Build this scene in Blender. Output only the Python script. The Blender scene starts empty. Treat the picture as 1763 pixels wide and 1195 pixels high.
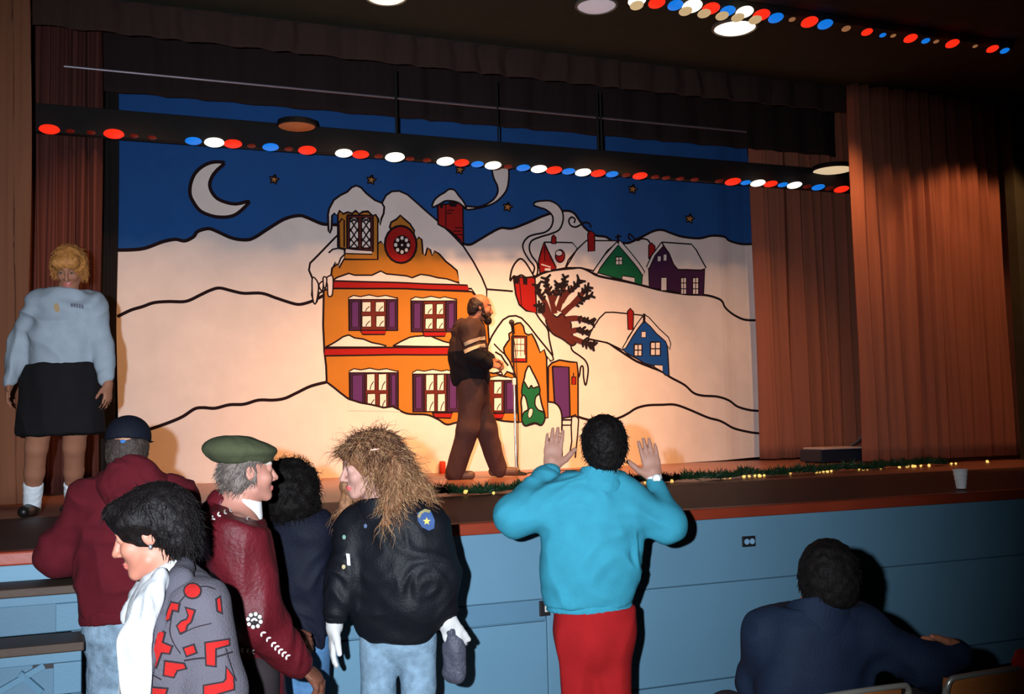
import bpy, bmesh, math, random
import numpy as np
from mathutils import Vector, Matrix
from mathutils.geometry import tessellate_polygon

SC = bpy.context.scene
COL = SC.collection
random.seed(7)
RNG = np.random.default_rng(7)

# ------------------------------------------------------------------ camera
IW, IH, F = 1763.0, 1195.0, 1800.0
YAW, HORIZON, ROLL, CAMZ = math.radians(21.9), 728.0, 0.024, 1.68
PITCH = math.atan((HORIZON - IH / 2) / F)
_f0 = Vector((math.sin(YAW), math.cos(YAW), 0))
FWD = (_f0 * math.cos(PITCH) + Vector((0, 0, 1)) * math.sin(PITCH)).normalized()
_R0 = Vector((math.cos(YAW), -math.sin(YAW), 0))
_U0 = _R0.cross(FWD)
RGT = _R0 * math.cos(ROLL) - _U0 * math.sin(ROLL)
UPV = _R0 * math.sin(ROLL) + _U0 * math.cos(ROLL)
CAM = Vector((0, 0, CAMZ))
cam_data = bpy.data.cameras.new('camera')
cam_data.sensor_fit = 'HORIZONTAL'
cam_data.sensor_width = 36.0
cam_data.lens = 36.0 * F / IW
cam_data.clip_start = 0.05
cam = bpy.data.objects.new('camera', cam_data)
COL.objects.link(cam)
cam.matrix_world = Matrix(((RGT.x, UPV.x, -FWD.x, CAM.x), (RGT.y, UPV.y, -FWD.y, CAM.y), (RGT.z, UPV.z, -FWD.z, CAM.z), (0, 0, 0, 1)))
SC.camera = cam

# ------------------------------------------------------------------ world, exposure, big lights
SC.view_settings.view_transform = 'Standard'
SC.view_settings.look = 'None'
SC.view_settings.gamma = 1.0
SC.view_settings.use_curve_mapping = False
SC.view_settings.exposure = 0.0
W = bpy.data.worlds.new('hall_dimness'); SC.world = W
W.use_nodes = True
W.node_tree.nodes['Background'].inputs[0].default_value = (0.85, 0.9, 0.75, 1)
W.node_tree.nodes['Background'].inputs[1].default_value = 0.013

def spot_light(name, loc, aim, watts, colour, angle, blend, size):
    d = bpy.data.lights.new(name, 'SPOT')
    d.energy = watts; d.color = colour; d.spot_size = math.radians(angle); d.spot_blend = blend; d.shadow_soft_size = size
    o = bpy.data.objects.new(name, d); COL.objects.link(o)
    o.location = loc
    o.rotation_euler = (Vector(aim) - Vector(loc)).to_track_quat('-Z', 'Y').to_euler()
    o['kind'] = 'helper'
    return o

# the photographer's flash: mounted left of and a little above the lens
flash_pos = CAM - RGT * 0.20 + UPV * 0.075
spot_light('camera_flash', flash_pos, CAM + FWD * 5 + RGT * (5 * (560 - IW / 2) / F) + UPV * (5 * (IH / 2 - 790) / F), 1850, (0.82, 0.90, 1.0), 76, 1.0, 0.02)
# tungsten downlights in the ceiling over the apron, tilted towards the back of the stage
for k, (lx, w) in enumerate(((0.2, 300), (1.75, 330), (3.3, 900), (4.85, 780), (6.4, 230))):
    spot_light('ceiling_downlight', (lx, 7.5, 4.90), ({0.2: 0.6, 6.4: 6.6}.get(lx, lx * 0.6 + 1.5), 10.3, 0.9), w, (1.0, 0.51, 0.215), 70, 1.0, 0.07)
for lx in (6.5, 7.35, 8.2):
    spot_light('ceiling_downlight', (lx, 6.75, 4.90), (lx + 0.15, 8.3, 2.0), 125, (1.0, 0.50, 0.23), 72, 0.35, 0.07)

# ------------------------------------------------------------------ projection helpers (photo pixel -> point of the place)
def ray(px, py):
    return FWD + RGT * ((px - IW / 2) / F) + UPV * ((IH / 2 - py) / F)
def P(px, py, d):            # at distance d along the lens axis
    return CAM + ray(px, py) * d
def PY(px, py, Y):           # on the plane y = Y
    r = ray(px, py); return CAM + r * (Y / r.y)
def PZ(px, py, z):           # on the plane z
    r = ray(px, py); return CAM + r * ((z - CAMZ) / r.z)

# ------------------------------------------------------------------ materials
MATS = {}
def mat(name, col, rough=0.8, bump=0.0, scale=60.0, var=0.12, vscale=8.0, spec=0.3, metal=0.0, emit=0.0, stretch=None, sheen=0.0, emit_col=None):
    if name in MATS: return MATS[name]
    m = bpy.data.materials.new(name); m.use_nodes = True
    nt = m.node_tree; b = nt.nodes['Principled BSDF']
    b.inputs['Roughness'].default_value = rough
    b.inputs['Specular IOR Level'].default_value = spec
    b.inputs['Metallic'].default_value = metal
    if sheen: b.inputs['Sheen Weight'].default_value = sheen
    tc = nt.nodes.new('ShaderNodeTexCoord'); src = tc.outputs['Object']
    if stretch:
        mp = nt.nodes.new('ShaderNodeMapping'); mp.inputs['Scale'].default_value = stretch
        nt.links.new(src, mp.inputs[0]); src = mp.outputs[0]
    n = nt.nodes.new('ShaderNodeTexNoise'); n.inputs['Scale'].default_value = vscale; n.inputs['Detail'].default_value = 4
    nt.links.new(src, n.inputs['Vector'])
    r = nt.nodes.new('ShaderNodeValToRGB')
    r.color_ramp.elements[0].position = 0.25; r.color_ramp.elements[1].position = 0.75
    r.color_ramp.elements[0].color = (*[max(0, c * (1 - var)) for c in col], 1)
    r.color_ramp.elements[1].color = (*[min(1, c * (1 + var)) for c in col], 1)
    nt.links.new(n.outputs['Fac'], r.inputs[0]); nt.links.new(r.outputs[0], b.inputs['Base Color'])
    if bump:
        n2 = nt.nodes.new('ShaderNodeTexNoise'); n2.inputs['Scale'].default_value = scale; n2.inputs['Detail'].default_value = 3
        nt.links.new(src, n2.inputs['Vector'])
        bp = nt.nodes.new('ShaderNodeBump'); bp.inputs['Strength'].default_value = bump; bp.inputs['Distance'].default_value = 0.01
        nt.links.new(n2.outputs['Fac'], bp.inputs['Height']); nt.links.new(bp.outputs[0], b.inputs['Normal'])
    if emit:
        b.inputs['Emission Color'].default_value = (*(emit_col or col), 1); b.inputs['Emission Strength'].default_value = emit
    MATS[name] = m
    return m
def srgb(r, g, b):
    return tuple(((c / 255) / 12.92 if c / 255 <= 0.04045 else ((c / 255 + 0.055) / 1.055) ** 2.4) for c in (r, g, b))

# ------------------------------------------------------------------ object helpers
def tag(o, label=None, cat=None, group=None, kind=None):
    if label: o['label'] = label
    if cat: o['category'] = cat
    if group: o['group'] = group
    if kind: o['kind'] = kind
    return o
def empty(name, loc, label=None, cat=None, group=None):
    o = bpy.data.objects.new(name, None); COL.objects.link(o); o.location = loc; o.empty_display_size = 0.1
    return tag(o, label, cat, group)
def link_mesh(name, me, mats, parent=None, smooth=False):
    if not isinstance(mats, (list, tuple)): mats = [mats]
    for m in mats: me.materials.append(m)
    if smooth: me.shade_smooth()
    o = bpy.data.objects.new(name, me); COL.objects.link(o)
    if parent is not None: o.parent = parent
    return o
def root_loc(o):
    v = Vector((0, 0, 0))
    while o is not None:
        v += o.location; o = o.parent
    return v
def from_arrays(name, V, Q, mats, parent=None, smooth=True, mi=None):
    """vertex array (n,3) in WORLD space, faces as list of tuples or (m,4) / (m,3) arrays"""
    V = np.asarray(V, dtype=np.float64)
    V = V - np.array(root_loc(parent))[None, :] if parent is not None else V
    me = bpy.data.meshes.new(name)
    if isinstance(Q, np.ndarray):
        k = Q.shape[1]
        me.vertices.add(len(V)); me.vertices.foreach_set('co', V.astype(np.float32).ravel())
        me.loops.add(Q.size); me.loops.foreach_set('vertex_index', Q.astype(np.int32).ravel())
        me.polygons.add(len(Q)); me.polygons.foreach_set('loop_start', (np.arange(len(Q)) * k).astype(np.int32))
        me.update(calc_edges=True); me.validate()
    else:
        me.from_pydata([tuple(v) for v in V], [], Q); me.update()
    if mi is not None: me.polygons.foreach_set('material_index', np.asarray(mi, dtype=np.int32))
    return link_mesh(name, me, mats, parent, smooth)

class MB:
    """collects simple solids (world space) and builds ONE mesh object"""
    def __init__(s): s.bm = bmesh.new()
    def box(s, lo, hi, bevel=0.0):
        lo, hi = Vector(lo), Vector(hi)
        r = bmesh.ops.create_cube(s.bm, size=1.0, matrix=Matrix.Translation((lo + hi) / 2) @ Matrix.Diagonal((*(hi - lo), 1)))
        if bevel:
            es = list({e for v in r['verts'] for e in v.link_edges})
            bmesh.ops.bevel(s.bm, geom=es, offset=bevel, segments=2, affect='EDGES', profile=0.5)
        return s
    def tube(s, pts, rad, n=10, cap=True):
        pts = [Vector(p) for p in pts]
        rads = rad if isinstance(rad, (list, tuple)) else [rad] * len(pts)
        rings = []
        nrm = None
        for i, p in enumerate(pts):
            t = (pts[min(i + 1, len(pts) - 1)] - pts[max(i - 1, 0)]).normalized()
            if nrm is None:
                nrm = t.orthogonal().normalized()
            else:
                nrm = (nrm - t * nrm.dot(t)).normalized()
            b = t.cross(nrm)
            rings.append([s.bm.verts.new(p + (nrm * math.cos(a) + b * math.sin(a)) * rads[i]) for a in [2 * math.pi * k / n for k in range(n)]])
        for a, b in zip(rings, rings[1:]):
            for k in range(n): s.bm.faces.new((a[k], a[(k + 1) % n], b[(k + 1) % n], b[k]))
        if cap:
            s.bm.faces.new(rings[0][::-1]); s.bm.faces.new(rings[-1])
        return s
    def lathe(s, prof, origin=(0, 0, 0), axis=(0, 0, 1), n=24, closed=True):
        o = Vector(origin); ax = Vector(axis).normalized(); u = ax.orthogonal().normalized(); w = ax.cross(u)
        rings = []
        for r, h in prof:
            rings.append([s.bm.verts.new(o + ax * h + (u * math.cos(a) + w * math.sin(a)) * max(r, 1e-4)) for a in [2 * math.pi * k / n for k in range(n)]])
        for a, b in zip(rings, rings[1:]):
            for k in range(n): s.bm.faces.new((a[k], a[(k + 1) % n], b[(k + 1) % n], b[k]))
        if closed:
            s.bm.faces.new(rings[0][::-1]); s.bm.faces.new(rings[-1])
        return s
    def quad(s, *pts):
        s.bm.faces.new([s.bm.verts.new(Vector(p)) for p in pts]); return s
    def build(s, name, m, parent=None, smooth=False):
        bmesh.ops.recalc_face_normals(s.bm, faces=s.bm.faces[:])
        if parent is not None:
            bmesh.ops.translate(s.bm, verts=s.bm.verts[:], vec=-root_loc(parent))
        me = bpy.data.meshes.new(name); s.bm.to_mesh(me); s.bm.free()
        o = link_mesh(name, me, m, parent, False)
        if smooth:
            me.shade_smooth()
            try: me.set_sharp_from_angle(angle=math.radians(40))
            except Exception: pass
        return o
def origin_to_base(o):
    """move a single-mesh top-level object's origin to the bottom centre of its mesh"""
    me = o.data; n = len(me.vertices); a = np.empty(n * 3, np.float32); me.vertices.foreach_get('co', a); a = a.reshape(-1, 3)
    c = np.array([(a[:, 0].min() + a[:, 0].max()) / 2, (a[:, 1].min() + a[:, 1].max()) / 2, a[:, 2].min()], np.float32)
    me.vertices.foreach_set('co', (a - c).ravel()); me.update(); o.location = Vector(c.tolist()) + o.location
    return o

# ================================================================== the place
ZS = CAMZ - 0.5          # stage floor height
YF, YG, YB = 5.0, 8.15, 10.32   # stage front, grand curtain, painted canvas
ZC = 4.95                # ceiling
def struct(o):
    o['kind'] = 'structure'; return o

m_hallfloor = mat('hall_floor', srgb(96, 84, 70), 0.5, 0.1, 30)
m_dark = mat('stage_house_dark', srgb(52, 44, 40), 0.95, 0.1)
m_ceil = mat('ceiling_paint', srgb(46, 48, 36), 0.95, 0.2, 120)
m_wallolive = mat('proscenium_plaster', srgb(70, 66, 50), 0.9, 0.15)
m_blue = mat('blue_paint', srgb(92, 130, 152), 0.55, 0.06, 90, var=0.05, vscale=2.5)
m_blue2 = mat('blue_paint_dull', srgb(83, 119, 142), 0.55, 0.06, 90, var=0.06, vscale=2.5)
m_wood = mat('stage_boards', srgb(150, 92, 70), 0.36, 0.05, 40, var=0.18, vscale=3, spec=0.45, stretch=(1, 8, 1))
m_apron = mat('shaded_apron', srgb(60, 30, 28), 0.55, 0.1, 40, var=0.15, vscale=4, stretch=(1, 8, 1))  # maroon apron, darkened in its colour where no downlight reaches
m_edge = mat('stage_nosing', srgb(132, 50, 30), 0.4, 0.05, 40, var=0.12, vscale=4)
m_tread = mat('tread_wood', srgb(58, 42, 31), 0.6, 0.1, 40, var=0.2, vscale=5)
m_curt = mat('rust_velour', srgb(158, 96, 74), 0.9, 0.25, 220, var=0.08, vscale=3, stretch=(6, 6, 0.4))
m_black = mat('black_metal', srgb(24, 22, 22), 0.6, 0.0)

struct(MB().box((-6, -4.2, -0.1), (13, YF + 0.02, 0)).build('floor', m_hallfloor))
struct(MB().box((-6, -4.2, ZC), (13, 8.25, ZC + 0.1)).build('ceiling', m_ceil))
struct(MB().box((-6.1, -4.2, 0), (-6, 12, 6.4)).build('wall_left', m_wallolive))
struct(MB().box((13, -4.2, 0), (13.1, 12, 6.4)).build('wall_right', m_wallolive))
struct(MB().box((-6, -4.3, 0), (13, -4.2, 6.4)).build('wall_back', m_wallolive))
struct(MB().box((-6, 11.3, 0), (13, 11.4, 6.4)).build('wall_stage_back', m_dark))
struct(MB().box((-6, 8.25, 6.3), (13, 11.3, 6.4)).build('ceiling_stage', m_dark))
struct(MB().box((-6, 8.27, ZC), (13, 8.37, 6.3)).build('wall_header', m_dark))
xr = PY(1742, 480, 8.0).x
struct(MB().box((xr, 7.9, ZS), (13, 8.02, ZC)).build('wall_proscenium', m_wallolive))
xl = PY(-14, 480, 7.6).x
struct(MB().box((-6, 7.5, ZS), (xl, 7.62, ZC)).build('wall_proscenium_left', m_wallolive))

# ---- stage: floor boards behind the garland, apron in a shaded colour before it, nosing, panelled front
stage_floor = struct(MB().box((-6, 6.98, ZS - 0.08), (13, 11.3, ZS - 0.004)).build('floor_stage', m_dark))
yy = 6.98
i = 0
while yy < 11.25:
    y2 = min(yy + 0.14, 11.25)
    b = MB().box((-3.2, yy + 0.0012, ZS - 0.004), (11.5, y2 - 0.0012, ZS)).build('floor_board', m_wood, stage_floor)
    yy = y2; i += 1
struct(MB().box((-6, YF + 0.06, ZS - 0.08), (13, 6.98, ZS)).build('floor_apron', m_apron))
struct(MB().box((-6, YF - 0.035, ZS - 0.055), (13, YF + 0.06, ZS + 0.004), 0.008).build('trim_1', m_edge))
front = struct(MB().box((-6, YF + 0.03, 0), (13, 6.9, ZS - 0.08)).build('wall_front', m_blue2))
xa = PY(943, 1060, YF).x
z_seam = PY(1094, 1017, YF).z
z_low = PY(1110, 1187, YF).z
z_r1, z_r2 = PY(820, 1044, YF).z, PY(820, 1081, YF).z
xs0 = PY(150, 1100, YF).x
def panel(lo, hi, m=m_blue):
    return MB().box(lo, hi, 0.004).build('front_panel', m, front)
panel((xs0 - 0.6, YF, z_seam + 0.003), (13, YF + 0.03, ZS - 0.05))
panel((xa, YF + 0.008, z_low + 0.003), (13, YF + 0.03, z_seam - 0.003))
panel((xa, YF + 0.002, 0.12), (13, YF + 0.03, z_low - 0.003), m_blue)
panel((xs0 - 0.6, YF + 0.012, z_r2 + 0.003), (xa - 0.006, YF + 0.03, z_seam - 0.003), m_blue2)
panel((xs0 - 0.6, YF + 0.004, 0.12), (xa - 0.006, YF + 0.03, z_r2 - 0.003))
struct(MB().box((xs0 - 0.6, YF - 0.01, 0), (13, YF + 0.03, 0.115), 0.004).build('baseboard_front', m_dark))

# ---- curtains
def curtain(name, px0, px1, Y, ztop, zbot, npleat, amp, seed, label, py=480, m=m_curt, x_extra=(0, 0), group=None):
    x0, x1 = PY(px0, py, Y).x - x_extra[0], PY(px1, py, Y).x + x_extra[1]
    rg = np.random.default_rng(seed)
    # irregular pleats: cumulative random widths
    wd = rg.uniform(0.6, 1.5, npleat); ed = np.concatenate([[0], np.cumsum(wd)]); ed /= ed[-1]
    n = npleat * 14; nz = 26
    u = np.linspace(0, 1, n + 1); k = np.clip(np.searchsorted(ed, u, side='right') - 1, 0, npleat - 1)
    ph = (u - ed[k]) / (ed[k + 1] - ed[k])
    am = rg.uniform(0.55, 1.0, npleat)[k]
    prof = am * (np.cos(2 * np.pi * ph) * 0.85 + 0.15 * np.cos(4 * np.pi * ph + 1.0))
    small = 0.10 * np.sin(u * npleat * 23 + 1.3 * np.sin(u * npleat * 7))
    V = []
    for j in range(nz + 1):
        t = j / nz
        z = zbot + (ztop - zbot) * t
        drift = 0.012 * np.sin(3 * t + u * 19) + 0.010 * np.sin(7 * t + u * 41)
        fl = (1.0 - 0.28 * t)
        X = x0 + (x1 - x0) * u + drift
        Yv = Y + amp * fl * prof + amp * small
        V.append(np.stack([X, Yv, np.full_like(X, z)], 1))
    A = np.concatenate(V); B = A + np.array([0, 0.012, 0])
    N = n + 1; M = N * (nz + 1)
    ii, jj = np.meshgrid(np.arange(n), np.arange(nz))
    a = (jj * N + ii).ravel()
    Q = np.stack([a, a + 1, a + 1 + N, a + N], 1)
    Q2 = (Q + M)[:, ::-1]
    rim = []
    for i in range(n):
        rim.append((i, i + M, i + 1 + M, i + 1)); t0 = nz * N + i; rim.append((t0, t0 + 1, t0 + 1 + M, t0 + M))
    for j in range(nz):
        s0 = j * N; rim.append((s0, s0 + N, s0 + N + M, s0 + M)); s1 = j * N + n; rim.append((s1, s1 + M, s1 + N + M, s1 + N))
    o = from_arrays(name, np.concatenate([A, B]), np.concatenate([Q, Q2, np.array(rim)]), m, None, True)
    origin_to_base(o)
    return tag(o, label, 'curtain', group)

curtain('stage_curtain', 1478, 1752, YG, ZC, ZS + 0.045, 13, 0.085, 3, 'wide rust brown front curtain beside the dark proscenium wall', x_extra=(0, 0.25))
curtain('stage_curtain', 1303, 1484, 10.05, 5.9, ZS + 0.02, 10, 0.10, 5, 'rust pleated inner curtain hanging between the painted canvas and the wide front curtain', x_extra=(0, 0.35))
curtain('stage_curtain', 46, 172, 9.3, 5.9, ZS + 0.02, 8, 0.09, 8, 'shaded red brown pleated curtain hanging behind the woman in the pale sweatshirt', x_extra=(0.3, 0), m=mat('shaded_rust_velour', srgb(84, 44, 38), 0.9, 0.25, 220, var=0.1, vscale=3, stretch=(6, 6, 0.4)))  # darker copy of the rust velour, this side's shade in its colour
curtain('stage_curtain', 8, 47, YG - 0.25, ZC, ZS + 0.03, 2, 0.03, 11, 'narrow smooth tan curtain fold beside the woman standing on the stage', x_extra=(0.2, 0), m=mat('tan_velour', srgb(126, 78, 54), 0.9, 0.2, 200, var=0.08, vscale=3, stretch=(6, 6, 0.4)))
# valances hang sideways across the opening
m_val = mat('brown_velour', srgb(58, 40, 34), 0.9, 0.25, 220, var=0.12, vscale=3, stretch=(6, 6, 0.4))
m_val2 = mat('dark_brown_velour', srgb(38, 26, 26), 0.9, 0.25, 220, var=0.12, vscale=3, stretch=(6, 6, 0.4))
curtain('curtain_valance', 20, 1476, YG + 0.12, PY(880, 50, YG).z, PY(880, 122, YG).z, 26, 0.03, 13, 'brown pleated valance hanging from the ceiling across the top of the stage opening', py=100, m=m_val, x_extra=(0.3, 0))
curtain('curtain_border', 130, 1290, 9.75, 6.2, PY(880, 219, 9.75).z, 22, 0.03, 17, 'dark brown border curtain hanging behind the row of coloured lamps, above the painted canvas', py=200, m=m_val2, x_extra=(1.0, 1.2))
# black masking between curtain and canvas on both sides
def leg(px0, px1, Y, label):
    o = curtain('masking_drape', px0, px1, Y, 6.0, ZS + 0.01, 2, 0.015, 23, label, m=mat('black_drape', srgb(26, 22, 22), 0.95, 0.2, 200)); o['category'] = 'drape'
leg(166, 200, 10.2, 'narrow black masking drape beside the moon end of the painted canvas')
leg(1288, 1306, 10.5, 'narrow black masking drape between the painted canvas and the rust inner curtain')
leg(1476, 1492, 8.75, 'narrow black masking drape in the gap beside the wide front curtain')

# ================================================================== the painted canvas
COLR = dict(snow=srgb(236, 222, 214), sky=srgb(36, 84, 148), ochre=srgb(186, 119, 44), red=srgb(162, 31, 29), purple=srgb(88, 48, 106),
            green=srgb(27, 104, 65), brown=srgb(92, 40, 36), black=srgb(34, 20, 24), maroon=srgb(104, 42, 36), blue=srgb(28, 78, 152), star=srgb(190, 130, 70),
            plum=srgb(66, 34, 66), leaf=srgb(34, 26, 28))
PAINT = {k: mat('canvas_paint_' + k, v, 0.9, 0.12, 160, var=0.05, vscale=5, spec=0.15) for k, v in COLR.items()}
_gx = np.arange(-0.6, 9.0, 0.06)
_wav = 0.010 * np.sin(_gx * 4.1 + 0.6) + 0.007 * np.sin(_gx * 9.7 + 2.0) + 0.006 * np.sin(_gx * 2.3)
_wav += np.clip((_gx - 6.7) / 0.8, 0, 1) * (0.035 * np.sin(_gx * 11.0) + 0.015 * np.sin(_gx * 23))
_wav += np.clip((0.6 - _gx) / 0.8, 0, 1) * 0.02 * np.sin(_gx * 9.0)
def wav(x): return float(np.interp(x, _gx, _wav))

def smooth(pts, closed=False, n=5):
    pts = [tuple(p) for p in pts]
    if len(pts) < 3: return pts
    out = []
    N = len(pts)
    rng_ = range(N) if closed else range(N - 1)
    g = (lambda i: pts[i % N]) if closed else (lambda i: pts[min(max(i, 0), N - 1)])
    for i in rng_:
        p0, p1, p2, p3 = g(i - 1), g(i), g(i + 1), g(i + 2)
        for k in range(n):
            t = k / n
            out.append(tuple(0.5 * ((2 * b) + (-a + c) * t + (2 * a - 5 * b + 4 * c - d) * t * t + (-a + 3 * b - 3 * c + d) * t ** 3) for a, b, c, d in zip(p0, p1, p2, p3)))
    if not closed: out.append(pts[-1])
    return out

class Paint:
    def __init__(s, level):
        s.bm = bmesh.new(); s.off = level * 0.00025; s.cols = []
    def _mi(s, c):
        if c not in s.cols: s.cols.append(c)
        return s.cols.index(c)
    def _pt(s, q):
        v = PY(q[0], q[1], YB); return v
    def fill(s, pts, c, sm=False, line=0.0, lc='black'):
        if sm: pts = smooth(pts, True)
        s.off += 0.00004
        vs = [s._pt(q) for q in pts]
        tri = tessellate_polygon([[Vector((v.x, v.z, 0)) for v in vs]])
        bv = [s.bm.verts.new((v.x, YB - s.off, v.z)) for v in vs]
        mi = s._mi(c)
        for t in tri:
            try:
                f = s.bm.faces.new([bv[i] for i in t]); f.material_index = mi
            except ValueError: pass
        if line: s.stroke(list(pts) + [pts[0]], line, lc)
        return s
    def stroke(s, pts, w, c='black', sm=False, w2=None):
        if sm: pts = smooth(pts)
        s.off += 0.00004
        vs = [s._pt(q) for q in pts]; n = len(vs)
        px = (s._pt((901, 500)).x - s._pt((900, 500)).x)
        mi = s._mi(c); prev = None
        for i, v in enumerate(vs):
            a, b = vs[max(i - 1, 0)], vs[min(i + 1, n - 1)]
            t = Vector((b.x - a.x, b.z - a.z)); 
            if t.length < 1e-6: t = Vector((1, 0))
            t.normalize(); nn = Vector((-t.y, t.x))
            ww = (w + ((w2 if w2 is not None else w) - w) * i / max(n - 1, 1)) * px * 0.5
            cur = [s.bm.verts.new((v.x + nn.x * ww * k, YB - s.off, v.z + nn.y * ww * k)) for k in (-1, 1)]
            if prev:
                try:
                    f = s.bm.faces.new((prev[0], prev[1], cur[1], cur[0])); f.material_index = mi
                except ValueError: pass
            prev = cur
        return s
    def rect(s, x0, y0, x1, y1, c, line=0.0, lc='black', tilt=0.0):
        return s.fill([(x0, y0), (x1, y0 + tilt), (x1, y1 + tilt), (x0, y1)], c, False, line, lc)
    def disc(s, x, y, rx, ry, c, line=0, n=20):
        return s.fill([(x + rx * math.cos(a), y + ry * math.sin(a)) for a in [2 * math.pi * k / n for k in range(n)]], c, False, line)
    def build(s, name, parent):
        bm = s.bm
        xs = [v.co.x for v in bm.verts]
        for g in _gx[(_gx > min(xs)) & (_gx < max(xs))]:
            bmesh.ops.bisect_plane(bm, geom=bm.verts[:] + bm.edges[:] + bm.faces[:], plane_co=(g, 0, 0), plane_no=(1, 0, 0), dist=1e-6)
        for v in bm.verts: v.co.y += wav(v.co.x)
        for f in bm.faces:
            f.normal_update()
            if f.normal.y > 0: f.normal_flip()
        off = root_loc(parent)
        bmesh.ops.translate(bm, verts=bm.verts[:], vec=-off)
        me = bpy.data.meshes.new(name); bm.to_mesh(me); bm.free()
        return link_mesh(name, me, [PAINT[c] for c in s.cols], parent)

left_edge = [(184, 120), (190, 300), (197, 430), (200, 545), (203, 700), (206, 842)]
bottom = [(420, 829), (590, 822), (820, 812), (1000, 806), (1150, 799), (1240, 793), (1314, 786)]
right_edge = [(1311, 720), (1303, 600), (1297, 430), (1293, 330), (1285, 270), (1276, 120)]
# cloth sheet (with its thickness)
pts = left_edge + bottom + right_edge
bm = bmesh.new()
vs = [PY(x, y, YB) for x, y in pts]
for k, (dy, fl) in enumerate(((0.0, False), (0.004, True))):
    bv = [bm.verts.new((v.x, YB + dy, v.z)) for v in vs]
    for t in tessellate_polygon([[Vector((v.x, v.z, 0)) for v in vs]]): bm.faces.new([bv[i] for i in t])
    if k == 0: b0 = bv
for i in range(len(vs)):
    j = (i + 1) % len(vs); bm.faces.new((b0[i], b0[j], bv[j], bv[i]))
for g in _gx[(_gx > min(v.x for v in vs)) & (_gx < max(v.x for v in vs))]:
    bmesh.ops.bisect_plane(bm, geom=bm.verts[:] + bm.edges[:] + bm.faces[:], plane_co=(g, 0, 0), plane_no=(1, 0, 0), dist=1e-6)
for v in bm.verts: v.co.y += wav(v.co.x)
bmesh.ops.recalc_face_normals(bm, faces=bm.faces[:])
me = bpy.data.meshes.new('painted_canvas'); bm.to_mesh(me); bm.free()
canvas = tag(link_mesh('painted_canvas', me, PAINT['snow']), 'huge painted canvas of a snowy village at night hanging at the back of the stage', 'backdrop')

# sky above the snow ridge
ridge_l = smooth([(197, 430), (225, 430), (250, 427), (280, 416), (302, 412), (318, 415), (333, 408), (340, 399), (358, 394), (372, 398), (400, 410), (425, 413), (440, 408), (460, 395), (490, 377), (515, 371), (530, 375), (552, 385), (566, 387), (590, 388)])
ridge_r = smooth([(780, 420), (797, 420), (810, 421), (825, 413), (845, 401), (862, 393), (880, 394), (905, 385), (935, 372), (955, 366), (975, 363), (988, 367), (998, 380), (1008, 393), (1025, 405), (1042, 408), (1055, 416), (1075, 419), (1086, 417), (1105, 408), (1125, 398), (1140, 396), (1155, 401), (1175, 407), (1205, 410), (1225, 406), (1247, 408), (1255, 414), (1275, 420), (1297, 421)])
pa = Paint(1)
pa.fill([(184, 120), (190, 300), (197, 430)] + ridge_l[1:] + ridge_r + [(1293, 330), (1285, 270), (1276, 120)], 'sky')
pa.stroke(ridge_l, 5); pa.stroke(ridge_r, 4)
pa.build('painted_sky', canvas)
def hill(*strokes):
    p = Paint(3)
    for s_, w_ in strokes: p.stroke(smooth(s_), w_)
    p.build('painted_hill_line', canvas)
hill(([(202, 545), (225, 534), (245, 528), (265, 521), (290, 519), (320, 519), (345, 508), (362, 500), (378, 496), (400, 501), (420, 505), (450, 505), (475, 513), (500, 521), (515, 524), (530, 521), (545, 515), (560, 507)], 4.5))
hill(([(206, 752), (240, 744), (270, 735), (295, 726), (315, 717), (335, 704), (350, 702), (370, 703), (395, 697), (420, 696), (445, 689), (470, 689), (490, 686), (510, 677), (535, 665), (562, 658)], 4.5))
hill(([(922, 477), (935, 470), (955, 465), (985, 462), (1000, 461), (1015, 467), (1030, 475), (1060, 482), (1100, 490), (1140, 500), (1180, 506), (1215, 508), (1235, 514), (1243, 520), (1248, 530), (1262, 541), (1280, 550), (1299, 552)], 4))
hill(([(1010, 582), (1022, 585), (1045, 590), (1060, 600), (1075, 610), (1095, 622), (1120, 632), (1140, 640), (1155, 650), (1180, 663), (1195, 676), (1210, 681), (1235, 683), (1255, 690), (1270, 700), (1290, 706), (1309, 708)], 4))
hill(([(990, 716), (1010, 722), (1035, 726), (1063, 720), (1080, 712), (1095, 703), (1115, 698), (1140, 697), (1163, 697), (1190, 706), (1220, 719), (1240, 725), (1262, 737), (1290, 744), (1312, 747)], 4))
hill(([(838, 498), (882, 502)], 3))
hill(([(922, 538), (930, 550), (943, 567), (946, 585), (952, 612)], 3))
hill(([(943, 567), (965, 580), (980, 588), (985, 603), (997, 612), (1008, 621), (1013, 634), (1011, 655), (1008, 663), (1005, 650), (1004, 632), (1000, 632), (998, 645), (996, 650)], 3))
# moon and stars
pa = Paint(4)
pa.fill([(386, 281), (374, 279), (361, 281), (347, 288), (335, 300), (328, 317), (327, 334), (332, 347), (344, 363), (361, 371), (378, 374), (395, 373), (408, 368), (422, 356), (428, 347), (408, 351), (391, 349), (374, 342), (364, 330), (361, 317), (366, 303), (374, 293)], 'snow', True, 5)
pa.build('painted_moon', canvas)
for sx, sy in [(472, 309), (639, 310), (792, 292), (873, 357), (1089, 326), (1189, 376), (1012, 283)]:
    star = [(sx + r * math.sin(a), sy - r * math.cos(a)) for a, r in [(math.pi * k / 5 + 0.2, (8.5 if k % 2 == 0 else 4.2)) for k in range(10)]]
    Paint(4).fill(star, 'star', False, 3.5).build('painted_star', canvas)

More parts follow.
